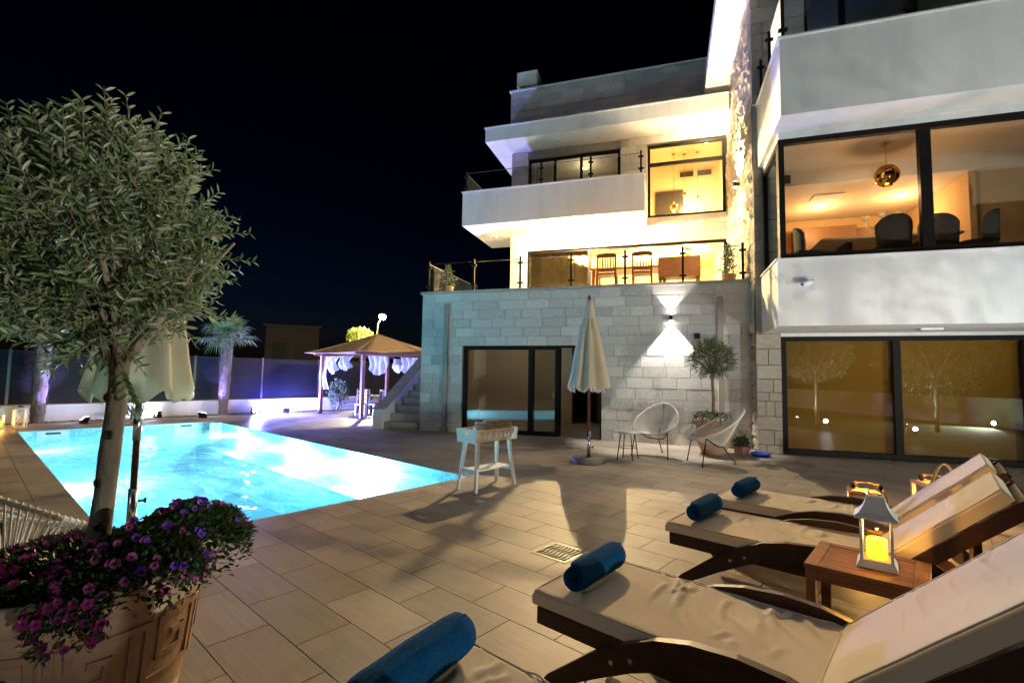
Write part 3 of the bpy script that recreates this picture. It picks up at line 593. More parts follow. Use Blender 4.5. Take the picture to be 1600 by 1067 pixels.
# ================================================================== PLANTS
def leaf_geo(mb, p, d, n, L, W, fold=.15):
    d = d.normalized(); s = d.cross(n)
    if s.length < 1e-4: s = d.orthogonal()
    s.normalize(); n = s.cross(d)
    c = n*(fold*W)
    mb.add([p, p+d*L*.3+s*W*.42+c, p+d*L*.3-s*W*.42+c, p+d*L*.65+s*W*.45+c*.8, p+d*L*.65-s*W*.45+c*.8, p+d*L-n*L*.06, p+d*L*.3, p+d*L*.65-n*L*.02],
           [(0, 1, 6), (0, 6, 2), (1, 3, 7, 6), (6, 7, 4, 2), (3, 5, 7), (7, 5, 4)])
def randv(r_): 
    while True:
        v = Vector((r_.uniform(-1, 1), r_.uniform(-1, 1), r_.uniform(-1, 1)))
        if .05 < v.length < 1: return v.normalized()
def olive_crown(root, c, rad, ntwig, seed, L, W, tl, mat, shoots=0, split=0, per=12, branch_from=None, barkm='bark', inner=.35):
    """c: crown centre (local), rad: (rx,ry,rz)"""
    r_ = random.Random(seed); twigs = MB(); leaves = MB(); big = []
    for i in range(ntwig+shoots):
        dv = randv(r_); rr = r_.uniform(inner, .92)**.6
        if i >= ntwig: dv = Vector((dv.x*.8, dv.y*.8, abs(dv.z)+.5)).normalized(); rr = r_.uniform(.82, .98)
        lump = 1+.13*mnoise.noise(dv*2.2+Vector((seed, 0, 0)))
        p = Vector((c[0]+dv.x*rad[0]*rr*lump, c[1]+dv.y*rad[1]*rr*lump, c[2]+dv.z*rad[2]*rr*lump))
        d = (dv*.9+Vector((0, 0, .55 if i < ntwig else 1.4))+randv(r_)*.55).normalized(); ln = tl*r_.uniform(.6, 1.25)*(1.25 if i >= ntwig else 1)
        n = per if i < ntwig else int(per*1.2); pts = []
        for k in range(n//2+1):
            t_ = k/(n//2); q = p+d*ln*t_+Vector((0, 0, -.02*t_*t_)); pts.append(q)
            if k == 0: continue
            ax = d.orthogonal().normalized(); ax.rotate(Matrix.Rotation(k*1.57+r_.uniform(-.4, .4), 3, d))
            for s in (1, -1):
                ld = (d*r_.uniform(.5, 1.1)+ax*s).normalized(); l_ = L*r_.uniform(.7, 1.15)*(1-.35*t_)
                nn = d.cross(ax)*s+randv(r_)*.3+d*.6
                big.append((q, ld, nn, l_))
        twigs.tube([pts[0], pts[len(pts)//2], pts[-1]], [.0028, .002, .001], 4, caps=False)
        if i % 9 == 0 and branch_from is not None:
            mid = branch_from.lerp(p, .55)+randv(r_)*.05; twigs.tube([branch_from, mid, p], [.011, .007, .003], 5, caps=False)
    cw = root.matrix_world.translation if root else Vector()
    if split:
        loc = root.location
        big.sort(key=lambda b_: (b_[0]+loc).length)
        one = MB(); leaf_geo(one, Vector((0, 0, 0)), Vector((0, 1, 0)), Vector((0, 0, 1)), 1, W/L); lm = one.mesh('leaf'); lm.materials.append(mat)
        for q, ld, nn, l_ in big[:split]:
            o = bpy.data.objects.new('leaf', lm); COL.objects.link(o); o.parent = root
            s = ld.cross(nn).normalized(); n2 = s.cross(ld)
            o.matrix_local = Matrix(((s.x*l_, ld.x*l_, n2.x*l_, q.x), (s.y*l_, ld.y*l_, n2.y*l_, q.y), (s.z*l_, ld.z*l_, n2.z*l_, q.z), (0, 0, 0, 1)))
        big = big[split:]
    for q, ld, nn, l_ in big: leaf_geo(leaves, q, ld, nn, l_, W*l_/L)
    cr = tag(leaves.build('crown', mat, root, recalc=False), kind='stuff')
    twigs.build('twigs', M[barkm], cr, True)
# --- foreground olive in its large pot
PC = Vector((-1.6, 1.88, 0))
pot = thing('terracotta_pot', 'huge terracotta pot with raised Greek key band, overflowing with petunias', 'pot', PC)
prof = [(0, .0), (.25, .0), (.275, .03), (.31, .16), (.345, .34), (.366, .50), (.372, .60), (.375, .635), (.392, .65), (.398, .68), (.396, .705), (.385, .72), (.355, .715), (.345, .68), (.34, .62), (0, .62)]
MB().lathe(prof, 72).build('body', M['tpale'], pot, True)
MB().lathe([(.34, .64), (.25, .655), (0, .66)], 32, fn=lambda r_, z, a: r_).build('soil', M['earth'], pot)
def pot_r(z): 
    for i in range(len(prof)-1):
        if prof[i][1] <= z <= prof[i+1][1] and prof[i+1][1] > prof[i][1]:
            t_ = (z-prof[i][1])/(prof[i+1][1]-prof[i][1]); return prof[i][0]*(1-t_)+prof[i+1][0]*t_
    return .37
NU = 9; key = [((0, 0), (.82, 0)), ((.82, 0), (.82, 1)), ((.82, 1), (.18, 1)), ((.18, 1), (.18, .36)), ((.18, .36), (.56, .36)), ((.56, .36), (.56, .68)), ((.56, .68), (.40, .68)), ((0, 0), (0, 1)), ((0, 1), (-.18, 1))]
for i in range(NU):
    kb_ = MB()
    for (a0, z0), (a1, z1) in key:
        wa, wz = .045, .055
        A0, A1 = min(a0, a1)-wa, max(a0, a1)+wa; Z0, Z1 = min(z0, z1)-wz, max(z0, z1)+wz
        for k in range(5):
            ta, tb = A0+(A1-A0)*k/5, A0+(A1-A0)*(k+1)/5
            vs = []
            for aa in (ta, tb):
                for zz in (Z0, Z1):
                    for dr in (-.004, .009):
                        z = .36+.20*zz; an = (i+aa)*2*math.pi/NU+.35; rr = pot_r(z)+dr*(1 if dr > 0 else 1); vs.append((rr*math.cos(an), rr*math.sin(an), z))
            kb_.add(vs, [(0, 1, 3, 2), (4, 6, 7, 5), (1, 5, 7, 3), (0, 2, 6, 4), (0, 4, 5, 1), (2, 3, 7, 6)])
    kb_.build('key_relief', M['tcotta'], pot)
ot = thing('olive_tree', 'large round headed olive tree growing in the foreground terracotta pot', 'tree', PC+Vector((.02, 0, .64)))
tp = [(0, 0, 0), (.015, .0, .1), (.03, .0, .22), (.035, .005, .34), (.045, 0, .48), (.055, 0, .62), (.06, 0, .76), (.06, 0, .86)]
tm = MB().tube(tp, [.054, .042, .036, .034, .035, .032, .031, .036], 14)
for a, l in ((.3, .34), (1.6, .3), (2.7, .36), (3.9, .32), (5.2, .35), (.9, .45)):
    tm.tube([(.06, 0, .82), (.06+.12*math.cos(a), .12*math.sin(a), 1.0), (.06+l*.75*math.cos(a), l*math.sin(a), 1.0+l*.9)], [.022, .014, .006], 8)
trunk = tm.build('trunk', M['bark'], ot, True)
for z, a in ((.12, 4.4), (.22, 5.3), (.38, 4.6), (.56, 5.0), (.70, 4.2)):
    i = min(range(len(tp)), key=lambda q: abs(tp[q][2]-z)); c = Vector(tp[i])+Vector((math.cos(a)*.036, math.sin(a)*.036, z-tp[i][2]))
    MB().lathe([(.012, -.006), (.018, 0), (.012, .005), (.004, .002)], 10).build('knot', M['wood'], trunk).matrix_local = Matrix.Translation(c) @ Vector((math.cos(a), math.sin(a), 0)).to_track_quat('Z', 'Y').to_matrix().to_4x4()
olive_crown(ot, (-.045, .0, 1.31), (.375, .375, .385), 640, 5, .060, .016, .145, M['olive'], shoots=80, split=290, per=14, inner=.3, branch_from=Vector((.06, 0, .86)))
olive_crown(ot, (-.01, -.03, 1.04), (.30, .30, .17), 210, 15, .060, .016, .13, M['olive'], per=14, inner=.1)
lb = MB(); 
for k in range(9): leaf_geo(lb, Vector((.10+.006*k, -.05, .80-.012*k)), Vector(((-1)**k*.9, -.1, -.6)), Vector((0, -1, .3)), .055, .016)
lb.tube([(.085, -.04, .84), (.13, -.05, .78), (.165, -.05, .68)], .002, 4).build('hanging_sprig', M['olive'], ot, recalc=False)
# --- petunias in the pot
pt = thing('petunia_plant', 'dense magenta, pink and violet petunias spilling over the foreground pot rim', 'flowers', PC+Vector((0, 0, .66)))
r2 = random.Random(3); fol = MB(); blooms = []
def pet_surface():
    a = r2.uniform(0, 2*math.pi); rr = math.sqrt(r2.uniform(.06, 1))
    # bulge on the right (towards +x) with a trailing mass
    right = max(0, math.cos(a-.15))**2; front = max(0, math.cos(a+1.35))**3
    Rm = .355+.21*right; r_ = rr*Rm
    top = .06+.05*math.sin(rr*math.pi)+.15*right*math.sin(min(1, rr)*math.pi*.72)+.02*mnoise.noise(Vector((a*3, rr*4, 0)))
    if rr > .88: top -= (rr-.88)*.35
    return Vector((r_*math.cos(a), r_*math.sin(a), top)), a, rr, right
for i in range(12500):
    p, a, rr, right = pet_surface(); p.z -= r2.uniform(0, 1)**1.5*(.07+.05*right)
    d = Vector((math.cos(a), math.sin(a), .5))+randv(r2)*.9; leaf_geo(fol, p, d, Vector((0, 0, 1))+randv(r2)*.4, r2.uniform(.022, .038), .015)
for k in range(26):      # trailing stems at front
    a = -.95+r2.uniform(-.22, .22) if k < 16 else r2.uniform(-.45, .35); ln = r2.uniform(.06, .17)
    for q in range(26):
        t_ = r2.random(); p = Vector((math.cos(a)*(.385+.035*r2.random()), math.sin(a)*(.385+.035*r2.random()), .07-ln*t_))+randv(r2)*.018
        leaf_geo(fol, p, randv(r2)+Vector((math.cos(a), math.sin(a), -.3)), randv(r2), .024, .011)
        if q % 13 == 0: blooms.append((p+Vector((math.cos(a), math.sin(a), 0))*.015, Vector((math.cos(a), math.sin(a), .2)), 'magenta' if k < 16 else 'pink'))
tag(fol.build('foliage', M['petleaf'], pt, recalc=False), kind='stuff')
def bloom_mesh(mat):
    m_ = MB(); n = 10; vs = [(0, 0, -.35)]+[(.28*math.cos(2*math.pi*k/n), .28*math.sin(2*math.pi*k/n), 0) for k in range(n)]+[((1.0 if k % 2 else .82)*math.cos(2*math.pi*k/n), (1.0 if k % 2 else .82)*math.sin(2*math.pi*k/n), .16 if k % 2 else .28) for k in range(n)]
    m_.add(vs, [(0, 1+k, 1+(k+1) % n) for k in range(n)]+[(1+k, 11+k, 11+(k+1) % n, 1+(k+1) % n) for k in range(n)])
    me = m_.mesh('bloom'); me.materials.append(M[mat]); me.materials.append(M['throat'])
    for p_ in me.polygons: p_.material_index = 1 if p_.index < 10 else 0
    return me
bm_ = {k: bloom_mesh(k) for k in ('magenta', 'pink', 'violet')}
for i in range(250):
    p, a, rr, right = pet_surface()
    if rr < .35: continue
    col = 'violet' if right > .55 and r2.random() < .75 else ('pink' if (-.9 < a-6.28 < -.3 or r2.random() < .12) else 'magenta')
    blooms.append((p+Vector((0, 0, .012)), Vector((math.cos(a)*rr, math.sin(a)*rr, .8))+randv(r2)*.35+Vector((.2, -.45, 0)), col))
for p, n, col in blooms[:290]:
    o = bpy.data.objects.new('bloom', bm_[col]); COL.objects.link(o); o.parent = pt; s = r2.uniform(.013, .019)
    o.matrix_local = Matrix.Translation(p) @ n.to_track_quat('Z', 'Y').to_matrix().to_4x4() @ Matrix.Scale(s, 4)
# --- middle olive in pot beside the chairs
mp_ = H(6.9, -.98)
p2 = thing('terracotta_pot', 'round terracotta pot by the stone wall behind the white chair', 'pot', mp_)
MB().lathe([(0, 0), (.19, 0), (.22, .03), (.29, .2), (.33, .4), (.335, .52), (.32, .58), (.345, .60), (.35, .64), (.335, .655), (.31, .65), (.30, .6), (0, .6)], 40).build('body', M['tcotta'], p2, True)
MB().lathe([(.30, .61), (0, .62)], 24).build('soil', M['earth'], p2)
o2 = thing('olive_tree', 'small lollipop olive tree standing against the stone wall', 'tree', mp_+Vector((0, 0, .62)))
MB().tube([(0, 0, 0), (.01, 0, .4), (-.005, 0, .8), (0, 0, .95)], [.035, .03, .028, .03], 10).build('trunk', M['bark'], o2, True)
olive_crown(o2, (0, 0, 1.20), (.40, .40, .36), 520, 9, .05, .014, .12, M['olive2'], shoots=24, per=12, branch_from=Vector((0, 0, .92)))
f2 = thing('flower_plant', 'leafy pink flowers under the small olive tree in the pot', 'flowers', mp_+Vector((0, 0, .63)))
fm = MB(); fl = MB()
for i in range(1100):
    a = r2.uniform(0, 6.28); rr = r2.uniform(.1, .40); p = Vector((rr*math.cos(a), rr*math.sin(a), .10*math.sin(rr/.4*math.pi)+r2.uniform(-.02, .05)-(.12*(rr-.33)/.07 if rr > .33 else 0)))
    leaf_geo(fm, p, randv(r2)+Vector((0, 0, .5)), randv(r2), .05, .025)
    if i % 22 == 0:
        o = bpy.data.objects.new('bloom', bm_['pink' if i % 44 else 'magenta']); COL.objects.link(o); o.parent = f2; o.matrix_local = Matrix.Translation(p+Vector((0, 0, .03))) @ randv(r2).to_track_quat('Z', 'Y').to_matrix().to_4x4() @ Matrix.Scale(.022, 4)
tag(fm.build('foliage', M['tree'], f2, recalc=False), kind='stuff')
pp = thing('flower_pot', 'small pink pot of dark red flowers beside the big pot', 'pot', H(7.42, -.82), RZH)
MB().lathe([(0, 0), (.13, 0), (.15, .15), (.155, .16), (.14, .16), (.13, .13), (0, .13)], 4).build('body', M['pinkpot'], pp)
f3 = thing('flower_plant', 'dark red flowering plant in the small pink pot', 'flowers', H(7.42, -.82, .14)); fm = MB()
for i in range(420):
    p = Vector((r2.gauss(0, .06), r2.gauss(0, .06), abs(r2.gauss(0.04, .09)))); leaf_geo(fm, p, randv(r2)+Vector((0, 0, .6)), randv(r2), .07, .03)
    if i % 22 == 0:
        o = bpy.data.objects.new('bloom', bm_['magenta']); COL.objects.link(o); o.parent = f3; o.matrix_local = Matrix.Translation(p) @ (randv(r2)+Vector((0, -.8, .3))).to_track_quat('Z', 'Y').to_matrix().to_4x4() @ Matrix.Scale(.035, 4)
tag(fm.build('foliage', M['tree'], f3, recalc=False), kind='stuff')
t = thing('plastic_dish', 'shallow blue plastic dish on the floor by the wall corner', 'dish', H(7.72, -.98)); MB().lathe([(0, .005), (.13, .005), (.17, .05), (.18, .055), (.175, .045), (.13, .0), (0, 0)], 24).build('bowl', M['plastic'], t, True); MB().lathe([(.178, .052), (.185, .056), (.178, .06)], 24).build('rim', M['plastic'], t, True)
# terrace pots
for (u, v, h, lab) in ((.55, .32, .62, 'pale bushy plant in a pot at the left terrace corner'), (7.36, .32, .74, 'tall leafy plant in a pot at the right terrace corner')):
    q = thing('potted_plant', lab, 'plant', H(u, v, 3.56), RZH); MB().lathe([(0, 0), (.12, 0), (.16, .16), (.165, .18), (.15, .18), (.14, .15), (0, .15)], 20).build('pot', M['tcotta'], q, True); fm = MB()
    fm.tube([(0, 0, .15), (.02, 0, h*.6), (0, 0, h)], [.01, .007, .003], 5)
    for i in range(520):
        z = r2.uniform(.2, h+.1); w_ = .22*(1-.75*(z/h)**1.5)+.03; p = Vector((r2.gauss(0, w_*.5), r2.gauss(0, w_*.5), z)); leaf_geo(fm, p, randv(r2)+Vector((0, 0, .7)), randv(r2), .075, .026)
    tag(fm.build('foliage', M['olive2'], q, recalc=False), kind='stuff')
# --- palms
def palm(label, loc, h, seed):
    r_ = random.Random(seed); t = thing('palm_tree', label, 'tree', loc)
    def fn(r0, z, a): return r0*(1+.22*mnoise.noise(Vector((math.cos(a)*3, math.sin(a)*3, z*5+seed))))
    MB().lathe([(.12+.05*min(1, z/h*1.3), z) for z in [h*i/40 for i in range(41)]], 26, fn=fn).build('trunk', M['palmbark'], t, True)
    fb = MB()
    for i in range(1500):
        z = r_.uniform(.1, h); a = r_.uniform(0, 6.28); r0 = .13+.05*min(1, z/h*1.3); p = Vector((r0*math.cos(a), r0*math.sin(a), z)); d = Vector((math.cos(a), math.sin(a), r_.uniform(-1.2, .3)))*r_.uniform(.05, .11); s = Vector((-math.sin(a), math.cos(a), 0))*.008
        fb.add([p-s, p+s, p+d], [(0, 1, 2)])
    tag(fb.build('trunk_fibre', M['palmbark'], t, recalc=False), kind='stuff')
    for i in range(24):
        a = i*2.4+r_.uniform(-.2, .2); el = r_.uniform(-.5, 1.1); st_ = MB(); base = Vector((0, 0, h)); d = Vector((math.cos(a)*math.cos(el), math.sin(a)*math.cos(el), math.sin(el))); ln = r_.uniform(.35, .55); hub = base+d*ln
        st_.tube([base, base+d*ln*.5+Vector((0, 0, .03)), hub], [.012, .009, .007], 5)
        s = d.cross(Vector((0, 0, 1))).normalized(); n = s.cross(d)
        for k in range(22):
            b_ = (k-10.5)/10.5*1.9; ld = d*math.cos(b_)+s*math.sin(b_); l_ = r_.uniform(.42, .56)*(1-.15*abs(b_)/1.9); q1 = hub+ld*l_*.6+n*.02; q2 = hub+ld*l_+Vector((0, 0, -.13*l_/.5))-n*.03; sd_ = ld.cross(n).normalized()*.016
            st_.add([hub, q1+sd_, q1-sd_, q2], [(0, 1, 2), (1, 3, 2)])
        st_.build('frond', M['palmleaf'], t, recalc=False)
palm('left shaggy palm lit violet by the pool wall', P(-17.25, 1.35), 2.45, 1)
palm('right shaggy palm lit violet between pool and gazebo', P(-17.2, 5.6), 2.5, 2)
def shrub(name, label, loc, rad, n, mat, L=.08, W=.03, cat='shrub', h0=0, trunk=True, seed=4):
    r_ = random.Random(seed); t = thing(name, label, cat, loc); fm = MB()
    for i in range(n):
        d = randv(r_); rr = r_.uniform(.25, 1)**.45*(1+.22*mnoise.noise(d*2.6+Vector((seed*3.1, 0, 0)))); p = Vector((d.x*rad[0]*rr, d.y*rad[1]*rr, h0+rad[2]+d.z*rad[2]*rr))
        leaf_geo(fm, p, d+randv(r_)+Vector((0, 0, .4)), randv(r_)+d*.5, L*r_.uniform(.7, 1.3), W)
    tag(fm.build('crown', mat, t, recalc=False), kind='stuff')
    tb = MB().tube([(0, 0, 0), (.02, 0, (h0+rad[2])*.5), (0, 0, h0+rad[2])], [.06, .05, .03], 8)
    for k in range(6):
        a = k*1.05; tb.tube([(0, 0, h0+rad[2]*.4), (rad[0]*.5*math.cos(a), rad[1]*.5*math.sin(a), h0+rad[2]*1.1)], [.03, .01], 5)
    tb.build('trunk', M['bark'], t)
shrub('shrub', 'small grey-green shrub at the foot of the low wall', P(-17.3, 3.3), (.3, .3, .38), 700, M['olive2'])
shrub('shrub', 'dark shrub climbing behind the left gazebo post', P(-17.3, 9.6), (.35, .35, .6), 900, M['tree'])
shrub('leafy_tree', 'dense tree lit pale behind the gazebo and stairs', H(-2.9, 8.6), (1.5, 1.3, 1.65), 5200, M['tree'], .12, .05, 'tree', .2, seed=8)
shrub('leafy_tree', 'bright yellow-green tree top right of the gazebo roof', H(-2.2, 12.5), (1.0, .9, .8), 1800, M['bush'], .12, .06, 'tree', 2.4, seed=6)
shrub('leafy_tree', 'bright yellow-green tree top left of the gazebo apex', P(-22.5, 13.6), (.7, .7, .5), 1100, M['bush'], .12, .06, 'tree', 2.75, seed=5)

# ================================================================== GAZEBO
gz = thing('gazebo', 'wooden gazebo with brown canvas pyramid roof beyond the pool', 'gazebo', P(-15.0, 9.75), RZP)
GX, GY, GHt = 1.32, 1.35, 2.02
for sx in (-1, 1):
    for sy in (-1, 1): MB().box(sx*GX-.055, sx*GX+.055, sy*GY-.055, sy*GY+.055, 0, GHt).build('post', M['gwood'], gz, bevel=.006)
for sx in (-1, 1): MB().box(sx*GX-.03, sx*GX+.03, -GY-.3, GY+.3, GHt+.002, GHt+.09).build('beam', M['gwood'], gz)
for sy in (-1, 1): MB().box(-GX-.3, GX+.3, sy*GY-.03, sy*GY+.03, GHt+.092, GHt+.16).build('beam', M['gwood'], gz)
def roofpt(a, b_):   # a along edge, b up to the apex with a slight sag
    return (1-b_, GHt+.10+.72*(b_**1.15))
rb = MB(); n = 10
for side in range(4):
    ca, sa = math.cos(side*math.pi/2), math.sin(side*math.pi/2)
    def f(i, j):
        k, z = roofpt(i, j); x, y = (2*i-1)*1.78*k, -1.78*k; z -= .07*math.sin(i*math.pi)*(1-j)*.6
        return (x*ca-y*sa, x*sa+y*ca, z)
    rb.grid(f, 8, 10)
rfz = rb.build('canopy', M['gcanvas'], gz, True, recalc=False); rfz.modifiers.new('solid', 'SOLIDIFY').thickness = .012
for x, y, rot, wd, ln in ((-GX, -GY+.1, 0, .5, 1.15), (-.55, -GY, 0, .62, .62), (.25, -GY, 0, .8, .5), (GX, -GY+.55, 1.57, .75, .62), (GX, .5, 1.57, .85, .65), (-.6, GY, 0, .7, .55)):
    cb = MB()
    def f(i, j, wd=wd, ln=ln):
        wv = .05*math.sin(i*22)+.04*math.sin(i*9+j*5); pin = 1-.35*math.sin(j*math.pi*.9)*(.6 if ln > 1 else .3)
        return ((i-.5)*wd*pin, wv-.05*math.sin(j*3.1), -ln*j*(1-.35*abs(2*i-1)**2*(0 if ln > 1 else 1)))
    cb.grid(f, 26, 12); o = cb.build('curtain', M['curtain'], gz, True, recalc=False); o.location = (x, y, GHt-.03); o.rotation_euler = (0, 0, rot)
def slat_chair(label, loc, rz):
    t = thing('garden_armchair', label, 'chair', loc, rz, 'armchairs under the gazebo')
    for sx in (-.3, .3):
        for sy in (-.28, .28): MB().box(sx-.03, sx+.03, sy-.03, sy+.03, 0, .62 if sy < 0 else .85).build('leg', M['redwood'], t)
        MB().box(sx-.035, sx+.035, -.31, .31, .622, .65).build('armrest', M['redwood'], t)
    MB().box(-.27, .27, -.3, .27, .3, .36).build('seat_frame', M['redwood'], t); MB().box(-.26, .26, -.29, .2, .362, .46).build('seat_cushion', M['curtain'], t, bevel=.02)
    for k in range(3): MB().box(-.27, .27, .26, .29, .5+.12*k, .56+.12*k).build('back_slat', M['redwood'], t)
    MB().box(-.26, .26, .14, .25, .47, .86).build('back_cushion', M['curtain'], t, bevel=.03)
slat_chair('left cushioned wooden armchair under the gazebo', P(-15.3, 9.7), RZP+R(180)); slat_chair('right cushioned wooden armchair under the gazebo, by the stairs', P(-14.2, 9.75), RZP+R(150))
t = thing('coffee_table', 'low white slatted table between the gazebo armchairs', 'table', P(-14.6, 9.1), RZP)
for k in range(5): MB().box(-.3, .3, -.22+.09*k, -.15+.09*k, .36, .385).build('slat', M['wpaint'], t)
for sx in (-.26, .26):
    for sy in (-.18, .18): MB().box(sx-.03, sx+.03, sy-.03, sy+.03, 0, .358).build('leg', M['wpaint'], t)
# street lamp behind
sl = thing('street_lamp', 'bright street lamp on a thin pole behind the gazebo', 'street lamp', (-7.25, 25.9, 0))
MB().tube([(0, 0, 0), (0, 0, 3.6), (.04, 0, 4.1), (.22, 0, 4.42)], [.06, .045, .04, .035], 10).build('pole', M['steel'], sl, True)
MB().lathe([(.17*math.sin(a), .17*math.cos(a)) for a in [math.pi*i/16 for i in range(17)]], 28, (.25, 0, 4.46)).build('lamp_globe', M['street'], sl, True)
MB().lathe([(0, .185), (.12, .165), (.2, .1), (.205, .09)], 16, (.25, 0, 4.46)).build('lamp_cap', M['metal'], sl, True)
lamp('POINT', (.25, -.3, 4.40), 1200, (1, .86, .52), sl, .15)
# floodlights by the wall
def flood(label, loc, target, e, col, ang=120):
    t = thing('floodlight', label, 'light', loc)
    d = (Vector(target)-Vector(loc)).normalized(); q = d.to_track_quat('-Z', 'Y').to_matrix().to_4x4()
    MB().box(-.11, .11, -.08, .08, 0, .06).build('housing', M['black'], t, bevel=.008).matrix_local = Matrix.Translation((0, 0, .14)) @ q
    MB().box(-.095, .095, -.065, .065, -.006, -.001).build('lens', M['flood'], t).matrix_local = Matrix.Translation((0, 0, .14)) @ q
    MB().box(-.12, .12, -.012, .012, 0, .13).build('stand', M['black'], t)
    l = lamp('SPOT', Vector((0, 0, .14))+d*.04, e, col, t, .06, Vector((0, 0, .14))+d*3, ang, .5)
flood('blue-violet floodlight by the wall between the palm and the gazebo', P(-17.2, 6.55), P(-15.2, 8.6, .5), 2000, (.25, .26, 1), 150)
flood('violet floodlight lighting the left palm trunk', P(-16.75, 2.2), P(-17.3, 1.3, 1.3), 170, (.34, .26, 1), 60)
flood('violet floodlight lighting the right palm trunk', P(-16.7, 4.9), P(-17.25, 5.7, 1.5), 190, (.28, .24, 1), 60)
flood('added blue fill lamp washing the fence left of the gazebo', P(-16.75, 7.4), P(-17.8, 7.6, 1.1), 170, (.08, .08, 1), 150)  # extra lamp added to turn the fence blue, no fixture known here
flood('pale floodlight shining along the low wall', P(-17.3, 3.9), P(-17.8, 3.0, .3), 40, (.85, .8, 1), 130)
# distant houses
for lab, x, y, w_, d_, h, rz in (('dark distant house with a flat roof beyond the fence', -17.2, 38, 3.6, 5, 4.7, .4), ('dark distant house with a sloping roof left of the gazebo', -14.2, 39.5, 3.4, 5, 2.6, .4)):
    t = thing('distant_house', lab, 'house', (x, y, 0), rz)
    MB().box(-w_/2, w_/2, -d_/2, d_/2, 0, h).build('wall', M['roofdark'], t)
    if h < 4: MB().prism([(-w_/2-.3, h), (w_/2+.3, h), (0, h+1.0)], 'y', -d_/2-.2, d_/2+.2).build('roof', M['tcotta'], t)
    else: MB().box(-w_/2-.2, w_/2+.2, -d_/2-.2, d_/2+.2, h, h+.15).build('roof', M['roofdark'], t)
    for k in range(2):
        wo_ = MB().box(-w_/2+.5+1.5*k, -w_/2+1.4+1.5*k, -d_/2-.04, -d_/2+.02, h*.45, h*.75).build('window', M['frame'], t)
